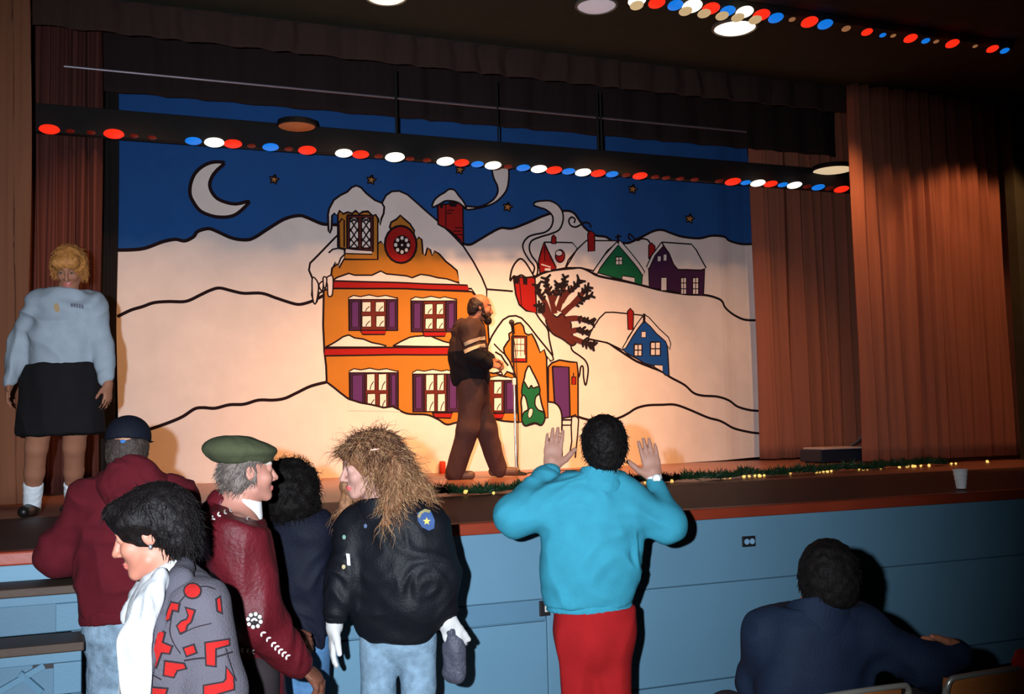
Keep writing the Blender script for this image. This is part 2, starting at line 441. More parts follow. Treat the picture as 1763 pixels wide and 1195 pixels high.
# the big ochre house
pa = Paint(4)
pa.fill([(541, 522), (537, 508), (539, 482), (532, 465), (534, 453), (548, 439), (572, 414), (584, 402), (640, 402), (654, 366), (657, 350), (664, 337), (674, 330), (687, 329), (702, 335), (720, 350), (752, 378), (775, 400), (798, 424), (815, 450), (830, 478), (838, 498), (838, 515), (819, 508), (812, 497), (560, 500), (549, 505), (545, 520)], 'snow', False, 3)
pa.build('painted_roof_snow', canvas)
base = smooth([(562, 658), (575, 668), (590, 680), (605, 689), (640, 697), (660, 702), (675, 700), (700, 712), (735, 714), (755, 722), (770, 731), (790, 727), (841, 721), (866, 725), (892, 727)])
pa = Paint(6)
pa.fill([(557, 500), (571, 497), (700, 497), (812, 502), (822, 512), (838, 522), (845, 640), (862, 646), (872, 640), (884, 644), (892, 727)] + base[::-1] + [(561, 630), (558, 605), (556, 560)], 'ochre', False, 3)
pa.fill([(569, 480), (571, 462), (580, 455), (583, 462), (592, 446), (648, 446), (650, 420), (655, 416), (661, 422), (690, 380), (716, 415), (722, 408), (727, 412), (729, 436), (733, 440), (737, 426), (742, 430), (745, 440), (749, 432), (757, 437), (768, 450), (778, 458), (787, 466), (791, 486), (570, 486)], 'ochre', False, 3)
pa.fill([(571, 484), (580, 478), (600, 471), (610, 474), (640, 474), (655, 467), (665, 472), (700, 475), (710, 478), (725, 472), (740, 474), (755, 478), (770, 480), (789, 487), (792, 491), (700, 488), (571, 486)], 'snow', False, 2.5)
pa.fill([(571, 484), (700, 487), (805, 491), (808, 501), (700, 497), (571, 497)], 'red', False, 2.5)
pa.fill([(558, 600), (790, 597), (790, 611), (680, 611), (558, 613)], 'red', False, 2.5)
pa.fill([(560, 598), (570, 593), (580, 587), (590, 580), (600, 577), (610, 582), (625, 584), (640, 590), (655, 593), (665, 596), (663, 598)], 'snow', False, 2.5)
pa.fill([(676, 596), (690, 588), (705, 581), (715, 579), (728, 578), (740, 577), (750, 582), (765, 588), (790, 594), (790, 597)], 'snow', False, 2.5)
# icicles at the eave
for pts_ in ([(560, 480), (572, 476), (572, 505), (568, 511), (564, 508), (563, 490)], [(538, 478), (548, 490), (545, 518), (541, 523), (538, 510)], [(549, 490), (556, 485), (555, 500), (551, 498)], [(556, 478), (562, 480), (560, 496), (557, 494)]):
    pa.fill(pts_, 'snow', True, 2.2)
house = pa.build('painted_house', canvas)
# dormer with its snow
pa = Paint(10)
pa.fill([(581, 365), (650, 365), (650, 447), (593, 447), (592, 428), (581, 426)], 'ochre', False, 3)
pa.stroke([(583, 384), (588, 377), (592, 380), (592, 426)], 2.5); pa.stroke([(583, 384), (584, 426)], 2)
pa.rect(597, 371, 642, 433, 'maroon', 3)
for x0, x1 in ((601, 617), (622, 638)):
    pa.rect(x0, 375, x1, 428, 'snow', 2)
    for k in range(-1, 4):
        ya = 376 + k * 17
        def cl(xa_, ya_, xb_, yb_):
            pa.stroke([(xa_, min(max(ya_, 375), 428)), (xb_, min(max(yb_, 375), 428))], 2.2)
        cl(x0, ya, x1, ya + 24); cl(x1, ya, x0, ya + 24)
pa.fill([(594, 428), (610, 430), (640, 432), (640, 438), (594, 437)], 'snow', False, 2)
pa.fill([(565, 398), (564, 370), (566, 360), (574, 345), (585, 337), (597, 331), (605, 323), (613, 320), (621, 323), (630, 333), (645, 345), (657, 350), (661, 357), (660, 368), (656, 377), (654, 388), (651, 378), (646, 370), (641, 372), (633, 364), (624, 365), (618, 369), (612, 363), (606, 368), (598, 366), (590, 369), (584, 363), (580, 372), (575, 368), (571, 372), (570, 395), (567, 402)], 'snow', False, 3.2)
pa.stroke([(565, 436), (572, 430), (581, 428), (592, 430), (593, 438), (586, 445), (581, 458), (577, 452), (572, 462)], 2.5)
pa.build('painted_dormer', canvas)
# medallion
pa = Paint(10)
pa.fill([(670, 393), (673, 383), (682, 378), (689, 371), (696, 377), (706, 385), (714, 397), (714, 404)], 'ochre', False, 3)
pa.disc(690, 421, 28, 32, 'red', 3.5); pa.disc(692, 422, 15.5, 17, 'black')
for k in range(8):
    a = math.pi * k / 4; pa.disc(692 + 11 * math.cos(a), 422 + 12 * math.sin(a), 3, 3.4, 'snow', 0, 8)
pa.disc(692, 422, 2, 2, 'snow', 0, 8)
pa.build('painted_round_window', canvas)
# chimneys
def chimney(red, snow, holes, bricks):
    p = Paint(10); p.fill(red, 'red', False, 3)
    for b in bricks: p.stroke(b, 1.6)
    for h in holes: p.fill(h, 'black')
    if snow: p.fill(snow, 'snow', True, 3)
    p.build('painted_chimney', canvas)
chimney([(754, 352), (797, 350), (798, 422), (792, 413), (775, 397), (755, 386)], [(745, 356), (748, 345), (756, 337), (766, 331), (773, 326), (782, 327), (790, 337), (798, 347), (803, 358), (796, 354), (789, 349), (778, 346), (767, 346), (761, 349), (754, 353)], [[(772, 346), (788, 346), (786, 356), (775, 356)], [(757, 350), (764, 350), (763, 358), (758, 358)]], [[(770, 362), (782, 362)], [(768, 367), (778, 367)], [(783, 392), (796, 392)], [(780, 398), (794, 398)], [(784, 404), (796, 404)], [(768, 350), (768, 390)]])
chimney([(883, 478), (921, 477), (924, 539), (905, 535), (893, 525), (887, 508)], [(877, 484), (880, 465), (887, 452), (895, 446), (903, 451), (912, 464), (921, 480), (917, 477), (905, 478), (897, 474), (889, 477), (883, 476)], [[(884, 478), (893, 478), (892, 489), (886, 489)], [(899, 478), (908, 477), (907, 491), (900, 490)]], [[(893, 480), (897, 528)]])
# smoke ribbons
Paint(8).fill([(800, 355), (825, 356), (845, 347), (855, 335), (856, 322), (849, 305), (846, 285), (848, 270), (870, 270), (874, 285), (875, 305), (872, 325), (864, 338), (850, 350), (830, 357), (805, 361)], 'snow', True, 3).build('painted_smoke', canvas)
Paint(8).fill([(917, 474), (920, 460), (910, 447), (901, 432), (900, 420), (908, 409), (920, 404), (938, 400), (948, 392), (952, 380), (950, 370), (940, 361), (928, 357), (919, 353), (922, 348), (932, 346), (947, 346), (960, 353), (968, 365), (969, 380), (963, 395), (950, 402), (930, 408), (915, 415), (911, 427), (915, 440), (924, 452), (926, 462), (924, 474)], 'snow', True, 3).build('painted_smoke', canvas)
Paint(8).stroke([(1018, 392), (1015, 385), (1006, 383), (998, 388), (990, 391), (982, 388), (979, 380), (984, 374), (990, 378), (988, 384)], 3, 'black', True).build('painted_smoke', canvas)
Paint(8).stroke([(1120, 420), (1115, 413), (1105, 411), (1097, 414), (1088, 407), (1083, 403), (1081, 410), (1086, 413)], 3, 'black', True).build('painted_smoke', canvas)
# shuttered windows of the big house
def window(x0, y0, x1, y1, sh, panes, sill, cut=None):
    p = Paint(12)
    p.rect(x0, y0, x1, y1, 'maroon', 2.5)
    for a, b in sh:
        p.rect(a, y0 + 1, b, y1, 'plum', 2.5); p.rect(a + 4, y0 + 7, b - 4, y1 - 6, 'purple', 1.5)
    for a, b, c, d in panes:
        p.rect(a, b, c, d, 'snow', 1.5)
        p.stroke([(c - 2, b + (d - b) * 0.45), (c - (c - a) * 0.45, b + (d - b) * 0.7), (a + (c - a) * 0.4, d - 1)], 1.4, 'black', True)
    p.fill([(x0, y0), (x0 + 8, y0 - 4), (x0 + 20, y0 - 2), (x0 + 35, y0 - 5), (x0 + 50, y0 - 2), (x1 - 20, y0 - 4), (x1, y0 + 1), (x1, y0 + 3), (x0, y0 + 3)], 'snow', False, 1.8)
    if sill: p.fill(sill, 'red', False, 2)
    if cut:
        p.fill(cut, 'snow'); p.stroke(cut[:6], 3)
    p.build('painted_window', house)
window(600, 513, 684, 569, [(601, 621), (665, 684)], [(623, 520, 638, 537), (646, 520, 661, 537), (623, 544, 639, 563), (647, 544, 662, 563)], [(620, 569), (665, 569), (662, 576), (624, 576)])
window(708, 515, 786, 571, [(709, 729), (768, 786)], [(732, 523, 746, 541), (752, 523, 764, 541), (733, 548, 746, 566), (752, 548, 765, 566)], [(728, 571), (770, 571), (766, 579), (732, 579)])
window(601, 639, 685, 703, [(602, 628), (669, 685)], [(631, 644, 645, 672), (651, 644, 665, 672), (632, 678, 646, 700), (653, 678, 665, 702)], None, [(599, 687), (620, 693.5), (640, 697), (660, 702), (675, 700), (688, 706), (688, 709), (660, 708), (599, 707)])
window(711, 641, 790, 709, [(712, 731), (770, 790)], [(734, 645, 748, 672), (753, 645, 765, 672), (735, 678, 749, 708), (754, 678, 767, 708)], [(745, 711), (780, 711), (776, 720), (750, 719)])
window(822, 652, 888, 711, [(867, 888)], [(828, 657, 842, 678), (850, 657, 863, 678), (828, 685, 842, 707), (850, 685, 863, 707)], [(825, 712), (868, 712), (864, 721), (828, 721)])
# porch gable, snow roof of the wing, fir tree, door
pa = Paint(14)
pa.fill([(838, 600), (846, 580), (855, 565), (865, 551), (875, 545), (887, 544), (897, 548), (910, 561), (925, 580), (940, 598), (951, 612), (953, 619), (948, 622), (943, 614), (935, 640), (884, 650), (882, 644), (872, 640), (866, 648), (862, 640), (850, 643), (838, 640)], 'snow', False, 3)
pa.fill([(866, 600), (872, 590), (876, 585), (875, 575), (881, 571), (883, 560), (889, 557), (895, 556), (900, 562), (903, 574), (909, 577), (915, 575), (921, 585), (926, 597), (930, 607), (937, 602), (941, 615), (944, 719), (892, 727), (888, 655), (884, 640), (876, 622), (868, 610)], 'ochre', False, 3)
pa.stroke([(852, 606), (862, 612), (868, 622), (874, 630)], 3); pa.stroke([(850, 592), (860, 603), (870, 612)], 2.5)
pa.rect(880, 579, 906, 624, 'maroon', 2.5)
for a in range(3):
    for b in range(3): pa.rect(883 + a * 6.5, 583 + b * 11, 888.5 + a * 6.5, 592.5 + b * 11, 'snow')
pa.rect(882, 617, 904, 623, 'red', 1.5); pa.fill([(883, 617), (888, 612), (896, 614), (903, 611), (903, 617)], 'snow')
pa.build('painted_porch', canvas)
pa = Paint(17)
pa.fill([(910, 630), (916, 640), (923, 653), (928, 665), (929, 678), (933, 697), (937, 710), (938, 722), (932, 732), (922, 729), (913, 731), (903, 733), (898, 726), (897, 717), (897, 705), (896, 692), (898, 680), (898, 666), (902, 650), (904, 640)], 'snow', True, 3)
pa.fill([(901, 657), (909, 669), (914, 664), (918, 668), (928, 666), (929, 677), (922, 684), (921, 697), (927, 706), (936, 710), (938, 722), (932, 732), (922, 728), (912, 730), (903, 733), (897, 722), (901, 710), (908, 705), (906, 692), (903, 683), (897, 678), (898, 666)], 'green', True, 2.5)
pa.fill([(911, 704), (917, 705), (915, 716), (910, 720), (908, 714)], 'snow', True, 1.5)
pa.build('painted_fir_tree', canvas)
pa = Paint(14)
pa.fill([(944, 632), (950, 625), (963, 620), (980, 623), (993, 624), (995, 640), (995, 717), (985, 717), (966, 720), (944, 712)], 'ochre', False, 3)
pa.fill([(951, 631), (979, 632), (981, 717), (966, 721), (956, 716)], 'purple', False, 3)
pa.rect(984, 649, 991, 662, 'red', 2); pa.stroke([(987, 642), (987, 649)], 2)
pa.fill([(944, 692), (955, 694), (963, 702), (967, 716), (968, 745), (945, 745)], 'snow'); pa.stroke([(944, 692), (955, 694), (963, 702), (967, 716), (967, 742)], 3, 'black', True)
pa.stroke([(968, 723), (984, 723)], 2.5); pa.stroke([(968, 732), (984, 732)], 2); pa.stroke([(984, 717), (983, 735), (984, 760), (979, 790)], 2.5); pa.stroke([(984, 717), (990, 714), (996, 722), (994, 750), (990, 788)], 2.5)
pa.stroke([(967, 742), (968, 790)], 2)
pa.build('painted_door', canvas)
# bare brown tree
pa = Paint(16)
pa.fill([(984, 595), (968, 584), (952, 575), (943, 562), (940, 549), (949, 541), (959, 546), (967, 540), (975, 549), (983, 558), (983, 573), (992, 588)], 'brown', True, 2.5, 'leaf')
rr = random.Random(4)
def branch(pts_, w0, w1, depth=1):
    pts_ = smooth(pts_); k = int(len(pts_) * .65)
    pa.stroke(pts_[:k + 1], w0, 'brown', False, (w0 + w1) / 2); pa.stroke(pts_[k:], (w0 + w1) / 2, 'leaf', False, w1)
    (xa_, ya_), (xb_, yb_) = pts_[-2], pts_[-1]
    for q in range(0, len(pts_), 2):
        if q < len(pts_) * 0.35: continue
        x, y = pts_[q]; d0 = math.atan2(pts_[-1][1] - pts_[0][1], pts_[-1][0] - pts_[0][0])
        for sg in (-1, 1):
            a = d0 + sg * rr.uniform(0.5, 1.1); L = rr.uniform(7, 12)
            pa.stroke([(x, y), (x + L * math.cos(a), y + L * math.sin(a))], 5, 'leaf', False, 3.5)
for b_ in ([(948, 548), (938, 520), (928, 505), (926, 490)], [(955, 540), (948, 512), (942, 495), (940, 478)], [(960, 535), (966, 515), (970, 495), (972, 476)], [(966, 520), (976, 505), (990, 494), (998, 482)],
           [(968, 540), (985, 525), (1000, 517), (1020, 508)], [(974, 550), (992, 548), (1008, 552), (1022, 556)], [(978, 572), (996, 568), (1010, 574)], [(984, 582), (1000, 588), (1012, 592), (1022, 596)], [(944, 548), (934, 535), (928, 525)], [(950, 520), (957, 505), (960, 490)], [(985, 525), (1000, 508), (1012, 495)]):
    branch(b_, 10, 5)
pa.build('painted_bare_tree', canvas)
# far houses
pa = Paint(9)
pa.fill([(937, 417), (985, 418), (994, 428), (974, 461), (957, 464), (947, 440)], 'snow', False, 2.5)
pa.fill([(930, 471), (927, 450), (931, 435), (936, 418), (945, 435), (957, 460), (957, 464), (945, 466)], 'red', False, 2.5)
pa.stroke([(932, 455), (948, 460)], 2, 'snow'); pa.stroke([(938, 425), (938, 450)], 1.5); pa.rect(938, 462, 948, 466, 'snow')
pa.disc(964, 441, 8, 11, 'red', 2); pa.disc(962, 436, 6, 5, 'snow', 1.5); pa.fill([(949, 419), (950, 408), (953, 404), (957, 409), (957, 420)], 'red', False, 2)
pa.build('painted_red_barn', canvas)
pa = Paint(9)
pa.fill([(973, 461), (978, 448), (995, 428), (1010, 414), (1062, 415), (1045, 432), (1030, 455), (1022, 466), (1000, 461)], 'snow', False, 2.5)
pa.fill([(1063, 420), (1085, 442), (1098, 458), (1106, 472), (1105, 491), (1090, 487), (1055, 478), (1030, 470), (1035, 455), (1048, 440)], 'green', False, 2)
pa.fill([(1063, 414), (1068, 416), (1085, 435), (1100, 453), (1110, 468), (1107, 475), (1098, 462), (1084, 446), (1063, 422), (1046, 444), (1033, 462), (1028, 472), (1021, 468), (1040, 440)], 'snow', False, 2)
pa.rect(1059, 443, 1070, 456, 'snow', 1.8); pa.stroke([(1064.5, 443), (1064.5, 456)], 1.5); pa.stroke([(1059, 449), (1070, 449)], 1.5)
pa.fill([(1070, 475), (1092, 478), (1092, 487), (1070, 482)], 'snow', False, 1.8); pa.stroke([(1063, 404), (1063, 420)], 4); pa.stroke([(1058, 409), (1069, 407)], 3)
pa.fill([(1012, 402), (1017, 397), (1024, 402), (1024, 432), (1013, 433)], 'red', False, 2.2)
pa.build('painted_green_house', canvas)
pa = Paint(9)
pa.fill([(1117, 446), (1117, 422), (1122, 418), (1128, 424), (1128, 432)], 'red', False, 2)
pa.fill([(1138, 419), (1150, 430), (1157, 448), (1166, 460), (1214, 463), (1212, 509), (1190, 507), (1155, 501), (1118, 495), (1117, 462), (1125, 445)], 'plum', False, 2.5)
pa.fill([(1139, 417), (1192, 420), (1200, 430), (1216, 461), (1208, 465), (1185, 464), (1168, 464), (1160, 455), (1152, 436), (1146, 428)], 'snow', False, 2.5)
pa.fill([(1139, 417), (1142, 424), (1128, 440), (1118, 462), (1113, 460), (1122, 440)], 'snow', False, 2)
pa.rect(1138, 478, 1148, 500, 'snow', 1.6); pa.rect(1132, 441, 1138, 450, 'snow', 1.3); pa.rect(1142, 438, 1148, 449, 'snow', 1.3)
for a in (1173, 1194):
    pa.rect(a, 478, a + 10, 506, 'snow', 2); pa.stroke([(a + 5, 478), (a + 5, 506)], 1.6); pa.stroke([(a, 487), (a + 10, 487)], 1.6); pa.stroke([(a, 497), (a + 10, 497)], 1.6)
pa.build('painted_purple_house', canvas)
pa = Paint(9)
pa.fill([(1013, 583), (1018, 570), (1032, 548), (1042, 538), (1055, 538), (1106, 543), (1095, 560), (1080, 582), (1071, 603), (1045, 590)], 'snow', False, 2.5)
pa.fill([(1109, 548), (1125, 566), (1138, 580), (1148, 590), (1150, 610), (1152, 646), (1146, 646), (1140, 640), (1125, 630), (1110, 626), (1095, 617), (1080, 610), (1071, 602), (1080, 588), (1092, 575), (1100, 560)], 'blue', False, 2.5)
pa.fill([(1109, 541), (1118, 547), (1135, 566), (1151, 581), (1155, 592), (1153, 602), (1149, 596), (1146, 588), (1130, 574), (1120, 562), (1109, 552), (1098, 566), (1088, 580), (1076, 600), (1070, 600), (1082, 580), (1096, 558)], 'snow', False, 2)
pa.stroke([(1109, 540), (1109, 556)], 5); pa.rect(1104, 571, 1112, 581, 'snow', 1.6)
for a, b, c, d in ((1091, 593, 1105, 613), (1120, 589, 1137, 612)):
    pa.rect(a, b, c, d, 'snow', 3); pa.stroke([((a + c) / 2, b), ((a + c) / 2, d)], 2); pa.stroke([(a, (b + d) / 2), (c, (b + d) / 2)], 2)
pa.fill([(1127, 628), (1141, 629), (1141, 640), (1127, 632)], 'snow', False, 1.6)
pa.fill([(1079, 537), (1084, 531), (1090, 537), (1089, 568), (1080, 568)], 'red', False, 2.2)
pa.build('painted_blue_house', canvas)

# ================================================================== figure modelling tools (distance fields -> one continuous surface)
def vnoise(p):
    p = np.asarray(p, np.float64); i = np.floor(p).astype(np.int64); f = p - i; f = f * f * (3 - 2 * f)
    def h(a):
        n = (a[:, 0] * 374761393 + a[:, 1] * 668265263 + a[:, 2] * 2147483647) & 0x7fffffff
        n = ((n ^ (n >> 13)) * 1274126177) & 0x7fffffff
        return ((n ^ (n >> 16)) & 0xffff) / 65535.0
    out = 0
    for dx in (0, 1):
        for dy in (0, 1):
            for dz in (0, 1):
                w = (f[:, 0] if dx else 1 - f[:, 0]) * (f[:, 1] if dy else 1 - f[:, 1]) * (f[:, 2] if dz else 1 - f[:, 2])
                out = out + w * h(i + np.array([dx, dy, dz]))
    return out * 2 - 1

def A3(v): return np.array((v[0], v[1], v[2]), np.float64)
class cone:
    def __init__(s, a, b, ra, rb=None, flat=None, k=0.02, op='u'):
        s.a, s.b, s.ra, s.rb, s.k, s.op = A3(a), A3(b), ra, ra if rb is None else rb, k, op
        s.flat = None if flat is None else (A3(flat[0]) / np.linalg.norm(A3(flat[0])), flat[1])
    def bounds(s):
        m = max(s.ra, s.rb) * (max(1, s.flat[1]) if s.flat else 1)
        return np.minimum(s.a, s.b) - m, np.maximum(s.a, s.b) + m
    def d(s, X, Y, Z):
        ab = s.b - s.a; L2 = max(ab @ ab, 1e-12)
        x, y, z = X - s.a[0], Y - s.a[1], Z - s.a[2]
        t = np.clip((x * ab[0] + y * ab[1] + z * ab[2]) / L2, 0, 1)
        x, y, z = x - t * ab[0], y - t * ab[1], z - t * ab[2]
        fac = 1.0
        if s.flat:
            n, q = s.flat; dd = (x * n[0] + y * n[1] + z * n[2]) * (1 / q - 1)
            x, y, z = x + dd * n[0], y + dd * n[1], z + dd * n[2]; fac = 0.5 * (1 + q) if q < 1 else 1.0
        return (np.sqrt(x * x + y * y + z * z) - (s.ra + (s.rb - s.ra) * t)) * fac
class ell:
    def __init__(s, c, r, axes=None, k=0.015, op='u'):
        s.c, s.r, s.k, s.op = A3(c), np.array(r, np.float64), k, op
        s.ax = np.eye(3) if axes is None else np.array([A3(a) for a in axes])
    def bounds(s):
        e = np.sqrt(((s.ax * s.r[:, None]) ** 2).sum(0)); return s.c - e, s.c + e
    def d(s, X, Y, Z):
        x, y, z = X - s.c[0], Y - s.c[1], Z - s.c[2]
        q = [(x * a[0] + y * a[1] + z * a[2]) for a in s.ax]
        k0 = np.sqrt(sum((q[i] / s.r[i]) ** 2 for i in range(3))); k1 = np.sqrt(sum((q[i] / s.r[i] ** 2) ** 2 for i in range(3)))
        return k0 * (k0 - 1) / np.maximum(k1, 1e-9)
class cut:                                   # keep the side where n.(p-c) < 0
    def __init__(s, c, n, k=0.004): s.c, s.n, s.k, s.op = A3(c), A3(n) / np.linalg.norm(A3(n)), k, 'cut'
    def d(s, X, Y, Z): return (X - s.c[0]) * s.n[0] + (Y - s.c[1]) * s.n[1] + (Z - s.c[2]) * s.n[2]

def sdf_surface(prims, h, fine=()):
    los, his = zip(*[p.bounds() for p in prims if p.op == 'u'])
    lo, hi = np.min(los, 0) - 3 * h, np.max(his, 0) + 3 * h
    axs = []
    for k in range(3):
        zones = [(c[k] - r, c[k] + r, hh) for c, r, hh in fine]
        v, out = lo[k], []
        while v < hi[k]:
            out.append(v)
            st = h
            for a, b, hh in zones:
                if a - h < v < b: st = min(st, hh)
            v += st
        out.append(v); axs.append(np.array(out))
    xs, ys, zs = axs
    Fd = np.full((len(xs), len(ys), len(zs)), 1.0, np.float32)
    for p in prims:
        if p.op == 'cut':
            sl = (slice(None),) * 3
            X, Y, Z = xs[:, None, None], ys[None, :, None], zs[None, None, :]
            Fd = np.maximum(Fd, p.d(X, Y, Z).astype(np.float32)); continue
        a, b = p.bounds(); mg = p.k + 3 * h
        sl = []
        for ax, l, u in zip(axs, a - mg, b + mg): sl.append(slice(max(np.searchsorted(ax, l) - 1, 0), np.searchsorted(ax, u) + 1))
        sl = tuple(sl)
        X, Y, Z = xs[sl[0]][:, None, None], ys[sl[1]][None, :, None], zs[sl[2]][None, None, :]
        d = p.d(X, Y, Z).astype(np.float32); f = Fd[sl]
        if p.op == 'u':
            hh = np.clip(0.5 + 0.5 * (f - d) / p.k, 0, 1); Fd[sl] = f * (1 - hh) + d * hh - p.k * hh * (1 - hh)
        else:
            d = -d; hh = np.clip(0.5 - 0.5 * (f - d) / p.k, 0, 1); Fd[sl] = f * (1 - hh) + d * hh + p.k * hh * (1 - hh)
    I = Fd < 0
    nx, ny, nz = Fd.shape
    s = np.zeros((nx - 1, ny - 1, nz - 1), np.int8)
    for dx in (0, 1):
        for dy in (0, 1):
            for dz in (0, 1): s += I[dx:nx - 1 + dx, dy:ny - 1 + dy, dz:nz - 1 + dz]
    ci = np.argwhere((s > 0) & (s < 8)); ids = np.full(s.shape, -1, np.int64); ids[tuple(ci.T)] = np.arange(len(ci))
    corner = [(dx, dy, dz) for dx in (0, 1) for dy in (0, 1) for dz in (0, 1)]
    fv = np.stack([Fd[ci[:, 0] + c[0], ci[:, 1] + c[1], ci[:, 2] + c[2]] for c in corner], 1)
    acc = np.zeros((len(ci), 3)); cnt = np.zeros(len(ci))
    for i in range(8):
        for j in range(i + 1, 8):
            df = [corner[j][q] - corner[i][q] for q in range(3)]
            if sum(map(abs, df)) != 1: continue
            fa, fb = fv[:, i], fv[:, j]; m = (fa < 0) != (fb < 0)
            t = np.where(m, fa / np.where(m, fa - fb, 1), 0)
            acc += np.where(m[:, None], np.array(corner[i])[None] + t[:, None] * np.array(df)[None], 0); cnt += m
    acc /= cnt[:, None]
    V = np.stack([ax[ci[:, q]] + acc[:, q] * (ax[ci[:, q] + 1] - ax[ci[:, q]]) for q, ax in enumerate(axs)], 1)
    Q = []
    for q in range(3):
        a_, b_ = [(1, 2), (2, 0), (0, 1)][q]
        s0 = [slice(1, -1)] * 3; s1 = [slice(1, -1)] * 3; s0[q] = slice(0, -1); s1[q] = slice(1, None)
        A, B = I[tuple(s0)], I[tuple(s1)]
        e = np.argwhere(A != B)
        if not len(e): continue
        flip = A[tuple(e.T)]
        base = e + 1; base[:, q] -= 1
        def cell(da, db):
            c = base.copy(); c[:, a_] += da; c[:, b_] += db; return ids[tuple(c.T)]
        qd = np.stack([cell(-1, -1), cell(0, -1), cell(0, 0), cell(-1, 0)], 1)
        qd[~flip] = qd[~flip][:, ::-1]; Q.append(qd)
    Q = np.concatenate(Q); Q = Q[(Q >= 0).all(1)]
    return V, Q
def vnormals(V, Q):
    n = np.cross(V[Q[:, 2]] - V[Q[:, 0]], V[Q[:, 3]] - V[Q[:, 1]]); N = np.zeros_like(V)
    for k in range(4): np.add.at(N, Q[:, k], n)
    return N / np.maximum(np.linalg.norm(N, axis=1, keepdims=True), 1e-12)
def relax(V, Q, it=1, lam=0.5):
    for _ in range(it):
        acc = np.zeros_like(V); c = np.zeros(len(V))
        for k in range(4):
            a, b = Q[:, k], Q[:, (k + 1) % 4]
            np.add.at(acc, a, V[b]); np.add.at(c, a, 1); np.add.at(acc, b, V[a]); np.add.at(c, b, 1)
        V = V + lam * (acc / np.maximum(c, 1)[:, None] - V)
    return V
GEO = {}
def sdf_obj(name, prims, h, mats, parent, fine=(), folds=0.0, fscale=9.0, fdir=None, mi_fn=None, rough=0.0, rscale=40.0, smoothit=1, label=None):
    V, Q = sdf_surface(prims, h, fine)
    V = relax(V, Q, smoothit)
    if folds or rough:
        N = vnormals(V, Q)
        p = V * fscale
        if fdir is not None:
            d = A3(fdir) / np.linalg.norm(A3(fdir)); p = p - (p @ d)[:, None] * d[None] * 0.65
        if folds:
            w = vnoise(p * 0.6 + 11.3); r = 1 - 2 * np.abs(vnoise(p + 1.4 * w[:, None] + 5.1)); r2 = vnoise(p * 2.3 + 3.7)
            V = V + N * (folds * (0.75 * r + 0.3 * r2 - 0.25))[:, None]
        if rough: V = V + N * (rough * vnoise(V * rscale + 9.9))[:, None]
    mi = None
    if mi_fn is not None: mi = mi_fn(V[Q].mean(1))
    o = from_arrays(name, V, Q, mats, parent, True, mi)
    if label: o['label'] = label
    GEO[o.name] = (V, Q)
    return o
def strands(name, src, m, parent, n, length, flow, width=0.003, wave=0.01, seg=7, seed=1, keep=None, freq=(25, 60)):
    """tapered locks growing from the surface of src; flow(points, normals) -> directions"""
    V, Q = GEO[src.name]; N = vnormals(V, Q); rg = np.random.default_rng(seed)
    idx = np.arange(len(V))
    if keep is not None: idx = idx[keep(V, N)]
    idx = rg.choice(idx, n, replace=len(idx) < n)
    p = V[idx] - N[idx] * 0.004; d = flow(p, N[idx]); d /= np.linalg.norm(d, axis=1, keepdims=True)
    L = length * rg.uniform(0.5, 1.2, n); side = np.cross(d, N[idx]); side /= np.maximum(np.linalg.norm(side, axis=1, keepdims=True), 1e-9)
    up = np.cross(side, d); ph = rg.uniform(0, 6.28, n); fr = rg.uniform(*freq, n)
    pts = []
    for k in range(seg + 1):
        t = k / seg; s = (L * t)[:, None]
        w = wave * t ** 0.7
        pts.append(p + d * s + side * (w * np.sin(fr * L * t + ph))[:, None] + up * (w * np.cos(fr * L * t + ph * 1.7))[:, None] * 0.7 + np.array([0, 0, -0.10]) * (s * t) + N[idx] * 0.004 * (1 - t))
    C = np.stack(pts, 1)                                  # n, seg+1, 3
    rad = width * np.array([1 - 0.75 * (k / seg) for k in range(seg + 1)])
    ang = [0, 2.094, 4.189]
    R = np.stack([C + (side[:, None] * math.cos(a) + up[:, None] * math.sin(a)) * rad[None, :, None] for a in ang], 2)   # n, seg+1, 3, 3
    VV = R.reshape(-1, 3); S = (seg + 1) * 3
    base = (np.arange(n) * S)[:, None, None]
    kk = (np.arange(seg) * 3)[None, :, None]; j = np.arange(3)[None, None, :]; j2 = (j + 1) % 3
    QQ = np.stack([base + kk + j, base + kk + j2, base + kk + 3 + j2, base + kk + 3 + j], -1).reshape(-1, 4)
    o = from_arrays(name, VV, QQ, m, parent, True); o['kind'] = 'stuff'
    return o

